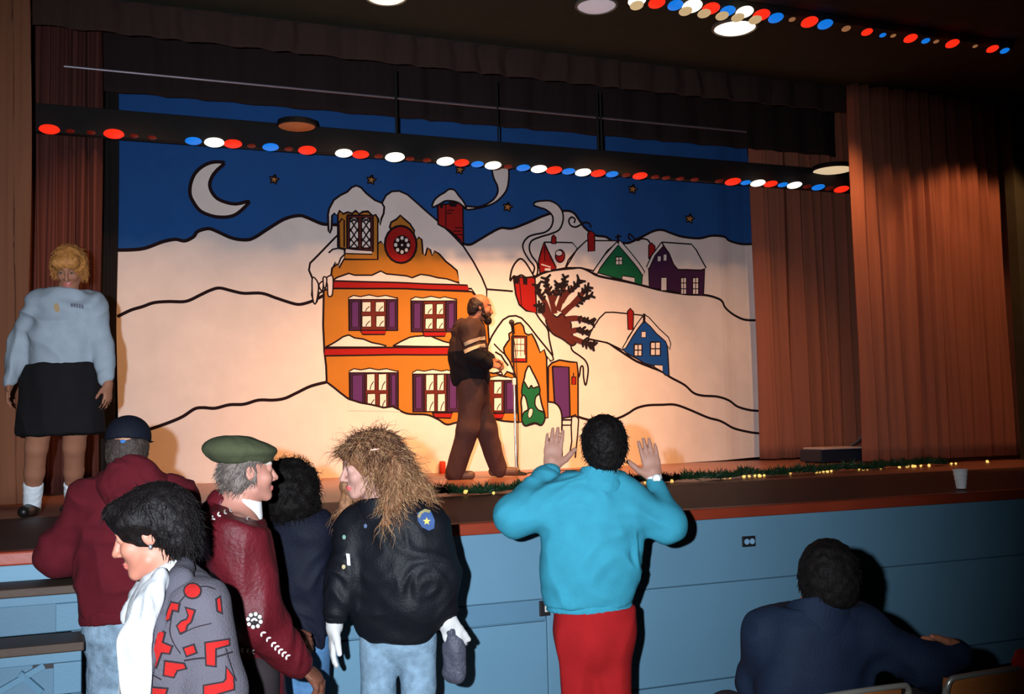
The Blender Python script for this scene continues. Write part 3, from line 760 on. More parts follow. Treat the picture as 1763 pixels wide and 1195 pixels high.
from mathutils.bvhtree import BVHTree
from mathutils.geometry import delaunay_2d_cdt
BVH = {}
def bvh_of(o):
    if o.name not in BVH:
        V, Q = GEO[o.name]; BVH[o.name] = BVHTree.FromPolygons(V.tolist(), Q.tolist())
    return BVH[o.name]
def decal(name, target, pts, m, parent, off=0.003, step=5.0, sm=False, label=None, thick=None):
    """a thin applied patch lying on target's surface; outline given where the photo shows it, carried onto the cloth itself"""
    if sm: pts = smooth(pts, True)
    b = []
    for i, p in enumerate(pts):
        q = pts[(i + 1) % len(pts)]; k = max(1, int(math.hypot(q[0] - p[0], q[1] - p[1]) / step))
        b += [(p[0] + (q[0] - p[0]) * t / k, p[1] + (q[1] - p[1]) * t / k) for t in range(k)]
    x0, x1, y0, y1 = min(p[0] for p in b), max(p[0] for p in b), min(p[1] for p in b), max(p[1] for p in b)
    ins = [(x, y) for x in np.arange(x0 + step / 2, x1, step) for y in np.arange(y0 + step / 2, y1, step)]
    nb = len(b)
    r = delaunay_2d_cdt([Vector(p) for p in b + ins], [(i, (i + 1) % nb) for i in range(nb)], [list(range(nb))], 1, 1e-5)
    T = bvh_of(target); vs, ok = [], []
    for v in r[0]:
        d = ray(v.x, v.y).normalized(); hit = T.ray_cast(CAM, d)
        if hit[0] is None: vs.append((0, 0, 0)); ok.append(False)
        else:
            nn = hit[1] if hit[1].dot(d) < 0 else -hit[1]
            vs.append(tuple(hit[0] + nn * off * 0.5 - d * off * 0.5)); ok.append(True)
    fs = [tuple(f) for f in r[2] if all(ok[i] for i in f)]
    if not fs: return None
    o = from_arrays(name, np.array(vs), fs, m, parent, True)
    bm = bmesh.new(); bm.from_mesh(o.data)
    bmesh.ops.delete(bm, geom=[v for v in bm.verts if not v.link_faces], context='VERTS'); bm.to_mesh(o.data); bm.free()
    if label: o['label'] = label
    return o

# ---- anatomy
RH = Vector((RGT.x, RGT.y, 0)).normalized(); AW = Vector((FWD.x, FWD.y, 0)).normalized(); ZU = Vector((0, 0, 1))
def dirv(r=0.0, a=0.0, u=0.0): return (RH * r + AW * a + ZU * u).normalized()
def frame(fd, tilt=0.0):
    y = Vector(fd).normalized(); x = y.cross(ZU).normalized(); z = x.cross(y).normalized()
    if tilt: x, z = x * math.cos(tilt) + z * math.sin(tilt), z * math.cos(tilt) - x * math.sin(tilt)
    return x, y, z
def head_prims(c, fd, s=1.0, tilt=0.0, beard=0.0):
    x, y, z = frame(fd, tilt); ax = (x, y, z)
    def L(a, b, cc): return Vector(c) + (x * a + y * b + z * cc) * s
    def r3(*r): return [q * s for q in r]
    pr = [ell(L(0, -.012, .03), r3(.074, .096, .093), ax, .02), ell(L(0, .028, -.045), r3(.056, .066, .072), ax, .03),
          ell(L(0, .075, -.098), r3(.022, .018, .018), ax, .025), cone(L(-.05, .02, -.07), L(-.02, .07, -.1), .016 * s, .014 * s, k=.02 * s), cone(L(.05, .02, -.07), L(.02, .07, -.1), .016 * s, .014 * s, k=.02 * s),
          cone(L(-.036, .083, .032), L(.036, .083, .032), .011 * s, k=.014 * s),
          ell(L(-.036, .066, -.025), r3(.026, .024, .026), ax, .02), ell(L(.036, .066, -.025), r3(.026, .024, .026), ax, .02),
          ell(L(-.031, .101, .011), r3(.017, .011, .010), ax, .008 * s, 's'), ell(L(.031, .101, .011), r3(.017, .011, .010), ax, .008 * s, 's'),
          ell(L(-.031, .081, .011), r3(.0155, .0145, .0135), ax, .004), ell(L(.031, .081, .011), r3(.0155, .0145, .0135), ax, .004), ell(L(-.031, .1, .0095), r3(.0125, .016, .0042), ax, .002, 's'), ell(L(.031, .1, .0095), r3(.0125, .016, .0042), ax, .002, 's'),
          cone(L(0, .090, .018), L(0, .113, -.028), .008 * s, .0125 * s, k=.009 * s), ell(L(-.012, .1, -.034), r3(.009, .012, .008), ax, .006 * s), ell(L(.012, .1, -.034), r3(.009, .012, .008), ax, .006 * s),
          ell(L(0, .093, -.063), r3(.023, .010, .0055), ax, .005 * s), ell(L(0, .091, -.073), r3(.019, .011, .0065), ax, .004 * s),
          ell(L(-.078, -.006, .0), r3(.009, .021, .031), ax, .006 * s), ell(L(.078, -.006, .0), r3(.009, .021, .031), ax, .006 * s),
          ell(L(-.087, -.002, .004), r3(.006, .011, .017), ax, .004 * s, 's'), ell(L(.087, -.002, .004), r3(.006, .011, .017), ax, .004 * s, 's')]
    return pr, L, ax
def face_mi(L, ax, s=1.0):
    """0 skin, 1 lips, 2 brows"""
    O = A3(L(0, 0, 0)); X, Y, Z = (A3(a) for a in ax)
    def fn(p):
        q = (p - O) / s; a, b, c = q @ X, q @ Y, q @ Z; r = np.zeros(len(p), np.int32)
        r[((a / .025) ** 2 + ((c + .068) / .0115) ** 2 < 1) & (b > .08)] = 1
        r[(np.abs(np.abs(a) - .033) < .020) & (np.abs(c - .036 + .004 * np.abs(np.abs(a) - .03) / .02) < .0055) & (b > .06)] = 2
        return r
    return fn
def eyes(L, ax, s, parent, which=(-1, 1), iris=(70, 52, 40)):
    mw, mi_, = mat('eye_white', srgb(150, 142, 136), 0.25), mat('iris_%d' % iris[0], srgb(*iris), 0.2)
    for k in which:
        c = L(.031 * k, .0815, .0105); V, Q = sdf_surface([ell(c, [.0125 * s] * 3, ax, .002)], .0028 * s)
        Y = A3(ax[1]); f = (V[Q].mean(1) - A3(c)) / (.0125 * s) @ Y
        o = from_arrays('eye', V, Q, [mw, mi_], parent, True, (f > .80).astype(int))
def hand_prims(w, d, pn, lat, s=1.0, curl=0.25, spread=0.16, thumb_out=0.8, inflate=0.0):
    """w wrist, d towards the fingers, pn palm normal (palm side), lat towards the thumb"""
    d, pn = Vector(d).normalized(), Vector(pn).normalized(); lat = Vector(lat); lat = (lat - d * lat.dot(d)).normalized(); pn = (pn - d * pn.dot(d) - lat * pn.dot(lat)).normalized(); w = Vector(w)
    e = inflate
    pr = [cone(w - d * .02 * s, w + d * .03 * s, .026 * s + e, .03 * s + e, (pn, .72), .012), cone(w + d * .03 * s + lat * .004, w + d * .072 * s, .036 * s + e, .038 * s + e, (pn, .36), .012)]
    for i, (off, ln, r) in enumerate(((.030, .072, .0088), (.010, .080, .0092), (-.010, .075, .0088), (-.029, .058, .0078))):
        a = spread * (off / .03); b = w + d * .088 * s + lat * off * s - d * (.008 if i == 3 else 0) * s
        dd = (d * math.cos(a) + lat * math.sin(a)).normalized(); cur = b - dd * .02 * s; ang = 0.0
        for j, fr in enumerate((.02 / ln + .45, .32, .25)):
            ang += curl * (0.55 if j == 0 else 1.0)
            nx = cur + (dd * math.cos(ang) + pn * math.sin(ang)) * ln * fr * s
            pr.append(cone(cur, nx, (r - .0009 * j) * s + e, (r - .0009 * (j + 1)) * s + e, None, .003)); cur = nx
    tb = w + d * .018 * s + lat * .022 * s; td = (lat * thumb_out + d * .75 + pn * .25).normalized()
    t1 = tb + td * .042 * s; t2 = t1 + (td * .8 + d * .35).normalized() * .034 * s; t3 = t2 + (td * .75 + d * .35 + pn * .1).normalized() * .026 * s
    pr += [cone(tb, t1, .0165 * s + e, .0125 * s + e, None, .012), cone(t1, t2, .012 * s + e, .0108 * s + e, None, .004), cone(t2, t3, .0105 * s + e, .0085 * s + e, None, .003)]
    return pr
def limb(pts, rads, flat=None, k=.02):
    return [cone(a, b, ra, rb, flat, k) for a, b, ra, rb in zip(pts, pts[1:], rads, rads[1:])]
def foot_prims(ankle, fd, s=1.0, e=0.0):
    a = Vector(ankle); f = Vector((fd[0], fd[1], 0)).normalized(); zf = a.z - .075 * s
    return [cone(a, a + f * .01 - ZU * .035 * s, .036 * s + e, .036 * s + e, None, .02), cone(Vector((a.x, a.y, zf + .034 * s)) - f * .045 * s, Vector((a.x, a.y, zf + .03 * s)) + f * .14 * s, .034 * s + e, .029 * s + e, None, .03)]
SKIN = [mat('skin_fair', srgb(214, 160, 138), 0.55, 0.05, 300, var=0.05, vscale=20), mat('lips', srgb(176, 92, 88), 0.45), mat('brows', srgb(86, 62, 46), 0.8)]
def skin(name, col, brow=(70, 50, 38), lip=(176, 96, 90)):
    return [mat('skin_' + name, srgb(*[c * .78 for c in col]), 0.55, 0.05, 300, var=0.05, vscale=20), mat('lips_' + name, srgb(*lip), 0.45), mat('brows_' + name, srgb(*brow), 0.8)]

# ================================================================== people
class Fig:
    def __init__(s, label, d, foot_px, ground=0.0, group='people in front of the stage'):
        s.d = d
        if ground > 0: base = PZ(*foot_px, ground)
        else:
            base = P(foot_px[0], foot_px[1], d); base.z = ground
        s.root = empty('person', base, label, 'person'); s.g = ground
    def q(s, x, y, dd=0.0): return P(x, y, s.d + dd)
    def r(s, px): return px * s.d / F
    def legs(s, hl, hr, fd, foot_sep=0.0, e=0.0):
        f = Vector((fd[0], fd[1], 0)).normalized(); out = []
        side = Vector((f.y, -f.x, 0))
        for h, k in ((hl, -1), (hr, 1)):
            a = Vector((h.x, h.y, s.g + .08)) + side * foot_sep * k - f * .02
            kn = (h + a) / 2 + f * .03; out.append((h, kn, a))
        return out
def cloth(name, col, bump=0.35, scale=260, rough=0.9, var=0.08, vscale=14, sheen=0.0, **k):
    return mat('cloth_' + name, srgb(*col), rough, bump, scale, var=var, vscale=vscale, sheen=sheen, spec=0.15, **k)
def shoes(f, an, fd, m, name='shoe'):
    for a in an: sdf_obj(name, foot_prims(a, fd, 1.0, .007) , .008, m, f.root)

# ---------------------------------------------------------------- man in turquoise sweater, seen from behind
f = Fig('man in turquoise sweater and red trousers raising both open hands towards the stage', 4.6, (1028, 1200)); q, r, R_ = f.q, f.r, f.root
hc = q(1040, 768, .0); fd = dirv(0, 1, .08)
hp, L, ax = head_prims(hc, fd, 1.0)
sl, sr = q(978, 858), q(1094, 864); el, er = q(884, 890, -.02), q(1152, 902, 0); wl, wr = q(949, 806, .16), q(1127, 824, .16)
hl, hr = q(995, 1085), q(1050, 1085); lg = f.legs(hl, hr, AW)
lw = dirv(.05, .12, 1)
body = hp + [cone(L(0, -.02, -.05), q(1035, 835), .056, .062, None, .03), cone(sl, sr, .06, .06, (AW, .8), .03), cone(q(1030, 880), q(1022, 1000), .16, .14, (AW, .6), .04), cone(q(1022, 1000), q(1022, 1080), .14, .155, (AW, .65), .04)]
body += limb([sl, el, wl], [.055, .045, .029]) + limb([sr, er, wr], [.055, .045, .029])
body += hand_prims(wl, dirv(.14, .12, 1), AW, RH, 1.1, .10, .03, 1.0, .0012) + hand_prims(wr, dirv(-.16, .12, 1), AW, -RH, 1.1, .08, .04, 1.0, .0012)
for l in lg: body += limb(l, [.085, .055, .036]) + foot_prims(l[2], AW)
SKM = skin('ruddy', (206, 150, 128), (30, 22, 20))
sdf_obj('body', body, .012, SKM, R_, fine=[(hc, .14, .006), (wl + lw * .09, .12, .0042), (wr + lw * .09, .12, .0042)])
m = cloth('turquoise', (52, 138, 160))
sw = [cone(q(985, 860), q(1086, 864), r(36), r(36), (AW, .85), .05), cone(q(1020, 890), q(1016, 965), r(88), r(84), (AW, .62), .06), cone(q(1015, 965), q(1012, 1018), r(84), r(78), (AW, .66), .05), cone(q(1038, 830), q(1034, 850), r(34), r(50), (AW, .8), .04),
      cut(q(1015, 1042), -ZU), cut(q(1038, 812), ZU), *limb([q(985, 862), q(886, 890, -.02), q(940, 822, .13)], [r(40), r(33), r(23)], None, .04), *limb([q(1080, 870), q(1150, 902), q(1130, 838, .13)], [r(40), r(30), r(18)], None, .04)]
turq = sdf_obj('sweater', sw, .0085, m, R_, folds=.012, fscale=8.5)
sdf_obj('ribbed_hem', [cone(q(1015, 1020), q(1014, 1060), r(74), r(74), (AW, .68)), cut(q(1015, 1050), -ZU), cut(q(1015, 1036), ZU)], .007, m, R_, rough=.002, rscale=90)
sdf_obj('collar', [cone(q(1033, 806, -.01), q(1033, 832, -.02), r(33), r(40), (AW, .9), .01), cut(q(1030, 808), dirv(.12, .2, 1))], .006, m, R_, rough=.0015, rscale=90)
for c_, rr_ in ((q(947, 812, .145), r(19)), (q(1127.5, 832, .145), r(16))): sdf_obj('cuff', [ell(c_, (rr_, rr_, rr_ * .8), None, .005)], .006, m, R_)
m = cloth('red_wool', (150, 24, 26), .3)
pt = [cone(q(1022, 1040), q(1024, 1085), r(70), r(74), (AW, .72), .04)] + [c for h in lg for c in limb([h[0], h[1], h[2] - ZU * .03], [.100, .080, .070], None, .03)] + [cut(q(1015, 1043), ZU)]
sdf_obj('trousers', pt, .012, m, R_, folds=.009, fscale=6, fdir=ZU)
hair = [ell(L(0, -.018, .035), (.098, .112, .106), ax, .03), ell(L(0, -.05, -.02), (.092, .07, .085), ax, .03), ell(L(0, -.055, -.065), (.062, .035, .03), ax, .03), cut(L(0, .075, 0), ax[1])]
m_hb = mat('hair_black', srgb(14, 10, 9), 0.6, 0.4, 120, var=0.3, vscale=40, spec=.15)
ho = sdf_obj('hair', hair, .006, m_hb, R_, rough=.004, rscale=60)
strands('hair_locks', ho, m_hb, R_, 1200, .022, lambda p, n: n * .5 + np.array([0, 0, -.6]) + RNG.normal(0, .35, p.shape), .0022, .005, 4, 3)
wat = empty('wristwatch', q(1127, 823, .15) - R_.location); wat.parent = R_; wat['label'] = 'white wristwatch'
wc = q(1127, 823, .15); wd = dirv(-.16, .12, 1)
MB().lathe([(.031, -.008), (.034, -.008), (.034, .008), (.031, .008), (.031, -.008)], wc, wd, 24, False).build('strap', mat('watch_white', srgb(226, 228, 224), .35), wat)
MB().lathe([(.018, 0), (.02, .002), (.02, .007), (.016, .009)], wc - AW * .032 + RH * .004, -AW, 20).build('watch_face', mat('watch_steel', srgb(214, 218, 214), .25, metal=.6), wat)
shoes(f, [l[2] for l in lg], AW, mat('leather_black', srgb(26, 22, 20), .4))

# ---------------------------------------------------------------- blonde woman in black jacket
f = Fig('blonde woman in black bomber jacket and pale jeans wearing white gloves', 4.3, (690, 1200)); q, r, R_ = f.q, f.r, f.root
bf = dirv(-.35, -1, 0)
hc = q(632, 806); fd = dirv(-.9, -.36, -.14)
hp, L, ax = head_prims(hc, fd, .97, .05)
sl, sr = q(742, 906, .02), q(606, 908, -.02)      # sl: towards the bag
el, wl = q(778, 985, -.02), q(768, 1064, -.06); er, wr = q(592, 985, -.03), q(576, 1074, -.08)
hl, hr = q(718, 1098), q(654, 1098); lg = f.legs(hl, hr, bf, .02)
body = hp + [cone(L(0, -.02, -.06), q(655, 888), .048, .055, None, .03), cone(sl, sr, .055, .055, (bf, .8), .03), cone(q(672, 920), q(680, 1010), .145, .125, (bf, .62), .04), cone(q(680, 1010), q(686, 1085), .12, .12, (bf, .68), .04)]
body += limb([sl, el, wl], [.05, .04, .027]) + limb([sr, er, wr], [.05, .04, .027])
for l in lg: body += limb(l, [.07, .05, .036]) + foot_prims(l[2], bf)
sdf_obj('body', body, .012, skin('pink', (224, 168, 150), (120, 84, 56), (196, 92, 92)), R_, fine=[(hc, .145, .0048)], mi_fn=face_mi(L, ax, .97))
eyes(L, ax, .97, R_)
m_gl = cloth('white_knit', (190, 188, 186), .3)
g1 = sdf_obj('glove', hand_prims(wr, dirv(-.12, -.05, -1), dirv(.95, .2, 0), dirv(.25, -.9, 0), 1.0, .22, .05, .5, .003) + limb([wr + ZU * .04, wr - ZU * .01], [.036, .034]), .0055, m_gl, R_)
g2 = sdf_obj('glove', hand_prims(wl + Vector((0, 0, -.005)), dirv(.35, .0, -1), dirv(.1, .9, -.1), dirv(1, -.1, .2), 1.0, .75, .03, .3, .003) + limb([wl + ZU * .04, wl - ZU * .01], [.037, .035]), .0055, m_gl, R_)
m_jk = cloth('black_satin', (16, 17, 22), .25, 120, .55, .15, 10)
jk = [cone(q(740, 908), q(608, 910), r(34), r(32), (bf, .9), .05), cone(q(675, 920), q(682, 985), r(84), r(96), (bf, .66), .05), cone(q(684, 985), q(684, 1030), r(96), r(90), (bf, .7), .05), cone(q(690, 1030), q(668, 1062), r(80), r(44), (bf, .8), .05), cone(q(655, 880), q(660, 900), r(36), r(60), (bf, .8), .04),
      *limb([q(735, 912), q(752, 985, -.04), q(765, 1046, -.06)], [r(40), r(38), r(24)], None, .03), *limb([q(612, 915), q(596, 985, -.05), q(580, 1052, -.08)], [r(34), r(32), r(22)], None, .03),
      ell(q(748, 1000, -.03), (r(40), r(40), r(48)), None, .03), ell(q(592, 1020, -.06), (r(30), r(30), r(34)), None, .03), cut(q(660, 868), dirv(0, .3, 1))]
jacket = sdf_obj('jacket', jk, .009, m_jk, R_, folds=.011, fscale=9)
sdf_obj('collar', [cone(q(652, 868, -.02), q(655, 885, -.02), r(38), r(44), (bf, .85), .01), cone(q(652, 860, -.02), q(652, 874, -.02), r(28), r(28), (bf, .85), .01, 's'), cut(q(652, 862), dirv(0, .2, 1))], .007, m_jk, R_)
for c_ in (q(766, 1052, -.06), q(578, 1060, -.08)): sdf_obj('cuff', [ell(c_, (r(20), r(20), r(17)), None, .005)], .006, m_jk, R_, rough=.002, rscale=90)
m_bj = cloth('stonewash_denim', (112, 136, 154), .35, 200, .85, .28, 30)
jn = [cone(q(686, 1030), q(686, 1088), r(56), r(60), (bf, .75), .04)] + [c for h in lg for c in limb([h[0], h[1], h[2] - ZU * .03], [.080, .068, .060], None, .02)]
jeans = sdf_obj('jeans', jn, .011, m_bj, R_, folds=.006, fscale=8, fdir=ZU)
hair = [ell(L(0, -.03, .05), (.105, .118, .105), ax, .04), cone(L(.01, -.06, .03), q(705, 850, .02), .09, .075, None, .05), cone(q(700, 845, .0), q(722, 880, .0), .07, .04, None, .05), cone(q(682, 800, -.08), q(676, 866, -.11), .045, .034, None, .04), cone(q(674, 858, -.11), q(664, 898, -.13), .032, .016, None, .03),
        cone(q(604, 798, .07), q(594, 868, .06), .034, .022, None, .03), cone(q(594, 866, .06), q(588, 890, .05), .02, .012, None, .02), cone(q(617, 772, -.08), q(602, 780, -.05), .036, .028, None, .03), cone(q(600, 776, -.03), q(590, 782, .0), .026, .018, None, .02),
        ell(L(0, .125, -.03), (.066, .098, .088), ax, .01, 's')]
m_bl = mat('hair_blonde', srgb(128, 88, 60), 0.5, 0.6, 140, var=0.4, vscale=60)
ho = sdf_obj('hair', hair, .0065, m_bl, R_, rough=.012, rscale=28)
faceO, faceY = A3(L(0, 0, -.02)), A3(ax[1])
def noface(V, N): return ~((((V - faceO) @ faceY) > .035) & (V[:, 2] < hc.z + .07) & (V[:, 2] > hc.z - .16))
hcn = A3(hc)
def frizz(p, n):
    o = p - hcn; return n * .55 + np.array([0, 0, -.75]) + .25 * o / np.linalg.norm(o, axis=1, keepdims=True) + RNG.normal(0, .22, p.shape)
strands('hair_locks', ho, m_bl, R_, 1700, .085, frizz, .0016, .012, 8, 5, noface, (60, 120))
strands('hair_locks', ho, mat('hair_blonde_light', srgb(186, 146, 104), 0.5, var=.2), R_, 800, .08, frizz, .0014, .012, 8, 6, noface, (60, 120))
strands('hair_locks', ho, mat('hair_blonde_root', srgb(60, 34, 26), 0.5, var=.2), R_, 1500, .045, frizz, .0016, .010, 7, 8, lambda V, N: noface(V, N) & (V[:, 2] > hc.z + .03), (40, 90))
# sleeve emblem and badges
shield = [(718, 884), (730, 877), (742, 882), (748, 896), (747, 910), (738, 914), (726, 908), (719, 897)]
decal('sleeve_emblem', jacket, shield, cloth('badge_blue', (60, 84, 128), .2, 300, .7), R_, .006, 4, label='dark blue sleeve emblem with a gold star')
decal('sleeve_emblem_rim', jacket, [(718, 890), (722, 882), (731, 877), (741, 880), (739, 884), (731, 882), (725, 886), (722, 893)], cloth('badge_rim', (150, 140, 96), .2), R_, .008, 3)
decal('emblem_star', jacket, [(734 + rr_ * math.sin(a), 898 - rr_ * math.cos(a)) for a, rr_ in [(math.pi * k / 5, 7 if k % 2 == 0 else 3) for k in range(10)]], cloth('badge_gold', (214, 186, 96), .2), R_, .009, 2)
decal('name_badge', jacket, [(596, 953), (602, 954), (603, 974), (598, 973)], mat('badge_white', srgb(220, 226, 232), .3), R_, .006, 3)
for x_, y_, c_ in ((592, 976, (230, 210, 160)), (593, 925, (150, 190, 170)), (630, 906, (120, 140, 180)), (664, 899, (120, 140, 180))):
    decal('press_stud', jacket, [(x_ + 3 * math.cos(a), y_ + 4 * math.sin(a)) for a in np.arange(0, 6.2, .8)], mat('stud_%d' % c_[0], srgb(*c_), .3, metal=.5), R_, .007, 2)
sdf_obj('hair_clip', [cone(q(638, 775, -.125), q(652, 773, -.12), .004, .004, None, .002)], .003, mat('clip_pink', srgb(226, 170, 150), .3), R_)
shoes(f, [l[2] for l in lg], bf, mat('leather_black', srgb(26, 22, 20), .4))
# dark bag in her hand: a thing of its own
bagm = mat('dark_bag_mesh', srgb(66, 66, 78), .55, .5, 90, var=.3, vscale=40)
bg = empty('carry_bag', q(781, 1172, -.06), 'small dark gathered bag hanging from a white gloved hand', 'bag')
sdf_obj('bag_body', [cone(q(779, 1098, -.07), q(782, 1118, -.06), r(10), r(17), (bf, .8), .02), cone(q(781, 1115, -.06), q(782, 1158, -.06), r(19), r(21), (bf, .6), .02), cut(q(780, 1172), -ZU)], .006, bagm, bg, folds=.006, fscale=16, fdir=ZU)
sdf_obj('bag_neck', [cone(q(776, 1086, -.07), q(779, 1104, -.07), r(9), r(7), None, .01)], .005, bagm, bg, folds=.003, fscale=30, fdir=ZU)

# ---------------------------------------------------------------- woman with curly dark hair, navy jacket
f = Fig('woman with bushy dark curly hair and navy jacket, her back turned', 4.5, (510, 1200)); q, r, R_ = f.q, f.r, f.root
bf = dirv(.35, 1, 0)
hc = q(500, 846); fd = dirv(.45, .85, .02)
hp, L, ax = head_prims(hc, fd, .95)
sl, sr = q(455, 908, .02), q(552, 904, -.02); el, er = q(440, 975, .1), q(566, 960, .08); wl, wr = q(450, 1000, .2), q(578, 955, .2)
hl, hr = q(487, 1105), q(532, 1105); lg = f.legs(hl, hr, bf)
body = hp + [cone(L(0, -.02, -.06), q(502, 900), .047, .055, None, .03), cone(sl, sr - ZU * .02, .045, .04, (bf, .8), .03), cone(q(504, 920), q(506, 1010), .14, .125, (bf, .62), .04), cone(q(506, 1010), q(508, 1095), .125, .135, (bf, .68), .04)]
body += limb([sl, el, wl], [.045, .04, .027]) + limb([sr - ZU * .02, er, wr], [.04, .036, .027]) + hand_prims(wl, dirv(.6, .7, .2), -ZU, dirv(.7, -.7, 0), .95, .4) + hand_prims(wr, dirv(-.2, .9, .2), -ZU, dirv(-.9, -.2, 0), .95, .4)
for l in lg: body += limb(l, [.085, .054, .036]) + foot_prims(l[2], bf)
sdf_obj('body', body, .012, skin('olive', (196, 142, 118)), R_, fine=[(hc, .14, .007)])
m_nv = cloth('navy_nylon', (13, 16, 30), .25, 140, .7, .12, 9)
jk = [cone(q(462, 908), q(548, 906), r(30), r(30), (bf, .9), .05), cone(q(508, 925), q(508, 1000), r(66), r(62), (bf, .68), .05), cone(q(508, 1000), q(510, 1100), r(62), r(60), (bf, .72), .05), *limb([q(545, 908), q(560, 962, .08), q(574, 956, .18)], [r(30), r(24), r(18)], None, .03), *limb([sl, el, wl], [r(29), r(26), r(18)], None, .03), cut(q(510, 1118), dirv(.05, 0, -1)), cut(q(500, 876), ZU)]
sdf_obj('jacket', jk, .009, m_nv, R_, folds=.009, fscale=8)
jn = [cone(q(509, 1090), q(509, 1110), r(58), r(58), (bf, .75), .04)] + [c for h in lg for c in limb([h[0], h[1], h[2] - ZU * .03], [.09, .07, .06], None, .04)]
sdf_obj('jeans', jn, .012, cloth('blue_denim', (74, 112, 150), .35, 200, .85, .25, 30), R_, folds=.006, fscale=8, fdir=ZU)
hair = [ell(L(0, -.02, .02), (.135, .13, .125), ax, .04), ell(q(500, 872, -.03), (r(50), r(50), r(28)), None, .04), ell(L(0, .15, -.02), (.06, .08, .09), ax, .02, 's')]
m_dk = mat('hair_dark_brown', srgb(13, 9, 8), 0.7, 0.4, 120, var=0.35, vscale=50, spec=.12)
ho = sdf_obj('hair', hair, .007, m_dk, R_, rough=.012, rscale=34)
strands('hair_locks', ho, m_dk, R_, 1500, .035, lambda p, n: n * .7 + np.array([0, 0, -.3]) + RNG.normal(0, .5, p.shape), .002, .010, 6, 9, None, (120, 220))
shoes(f, [l[2] for l in lg], bf, mat('leather_black', srgb(26, 22, 20), .4))

# ---------------------------------------------------------------- man in beret and beaded maroon jacket
f = Fig('man in olive beret and beaded maroon leather jacket facing the bushy haired woman', 3.8, (420, 1200)); q, r, R_ = f.q, f.r, f.root
bf = dirv(.75, .66, 0)
hc = q(426, 814); fd = dirv(.86, .42, .03)
hp, L, ax = head_prims(hc, fd, .9)
sl, sr = q(372, 905, .2), q(402, 915, -.14); er, wr = q(446, 1062, -.14), q(508, 1142, -.06); el, wl = q(420, 1040, .28), q(480, 1090, .34)
hl, hr = q(405, 1165, .08), q(432, 1165, -.08); lg = f.legs(hl, hr, bf)
sd = Vector((bf.y, -bf.x, 0))
body = hp + [cone(L(0, -.02, -.06), q(398, 885), .056, .062, None, .03), cone(sl, sr, .06, .06, None, .03), cone(q(395, 925), q(405, 1040), .155, .14, (bf, .68), .04), cone(q(405, 1040), q(418, 1150), .14, .155, (bf, .75), .04)]
body += limb([sl, el, wl], [.052, .043, .029]) + limb([sr, er, wr], [.052, .043, .029])
for l in lg: body += limb(l, [.085, .055, .037]) + foot_prims(l[2], bf)
sdf_obj('body', body, .012, skin('ruddy_old', (204, 140, 120), (150, 140, 130)), R_, fine=[(hc, .14, .0045)], mi_fn=face_mi(L, ax, .9))
eyes(L, ax, .9, R_)
m_lg = cloth('brown_glove_leather', (96, 58, 44), .3, 80, .55)
for w_, d_, pn_, lt_ in ((wr, dirv(.8, .1, -.55), dirv(-.4, .5, -.7), dirv(.2, .8, 0)), (wl, dirv(.9, .1, -.3), dirv(0, -.6, -.7), dirv(.2, .8, .4))):
    sdf_obj('glove', hand_prims(w_, d_, pn_, lt_, 1.05, .7, .04, .4, .004), .0055, m_lg, R_)
m_mr = cloth('maroon_leather', (76, 17, 24), .35, 70, .5, .25, 12, 0.0)
jk = [cone(sl, sr, r(40), r(44), None, .05), cone(q(395, 918), q(402, 1010), r(66), r(66), (bf, .95), .05), cone(q(402, 1010), q(415, 1120), r(66), r(66), (bf, 1.0), .05), cone(q(415, 1120), q(425, 1240), r(66), r(72), (bf, 1.0), .05), cone(q(396, 868), q(394, 900), r(34), r(60), None, .04),
      *limb([q(408, 925, -.16), q(438, 1055, -.18), q(508, 1140, -.08)], [r(56), r(46), r(28)], None, .03), *limb([sl, el, wl], [r(46), r(38), r(26)], None, .03), cut(q(400, 872), dirv(.42, 0, 1)), cut(q(425, 1235), -ZU)]
maroon = sdf_obj('jacket', jk, .009, m_mr, R_, folds=.009, fscale=10, fdir=ZU)
sdf_obj('jacket_collar', [cone(q(390, 872, .0), q(386, 890, .0), r(36), r(44), None, .01), cone(q(418, 850, .0), q(408, 880, 0), r(34), r(38), None, .01, 's'), cut(q(384, 846), dirv(.35, 0, 1)), cut(q(402, 885), dirv(1, 0, .2))], .007, m_mr, R_)
sdf_obj('shirt_collar', [cone(q(418, 846), q(412, 885), r(31), r(40), None, .01), cut(q(412, 848), dirv(.45, 0, 1))], .006, cloth('white_cotton', (224, 222, 220), .15), R_)
m_tr = cloth('dark_trousers', (40, 34, 36), .3)
sdf_obj('trousers', [cone(q(418, 1140), q(418, 1170), r(62), r(64), (bf, .9), .04)] + [c for h in lg for c in limb([h[0], h[1], h[2] - ZU * .03], [.1, .08, .07], None, .04)], .013, m_tr, R_, folds=.007, fscale=7, fdir=ZU)
hair = [ell(L(0, -.035, .0), (.082, .074, .078), ax, .02), cone(L(.078, -.01, .05), L(.074, .045, .055), .014, .010, None, .02), cone(L(-.078, -.01, .05), L(-.074, .045, .055), .014, .010, None, .02), cone(L(-.078, -.02, -.03), L(-.07, -.07, -.055), .018, .02, None, .02), cone(L(.078, .015, .0), L(.076, .012, -.045), .009, .006, None, .01), cone(L(.082, -.03, .0), L(.07, -.06, -.05), .02, .02, None, .02), ell(L(0, .07, -.06), (.12, .055, .12), ax, .01, 's'), ell(L(.095, -.004, 0), (.018, .024, .032), ax, .006, 's')]
m_gr = mat('hair_grey', srgb(96, 86, 80), 0.6, 0.6, 120, var=0.4, vscale=50)
ho = sdf_obj('hair', hair, .006, m_gr, R_, rough=.004, rscale=60)
strands('hair_locks', ho, m_gr, R_, 700, .03, lambda p, n: n * .35 + np.array([0, 0, -.6]) + A3(-fd)[None] * .5 + RNG.normal(0, .25, p.shape), .0018, .004, 4, 11)
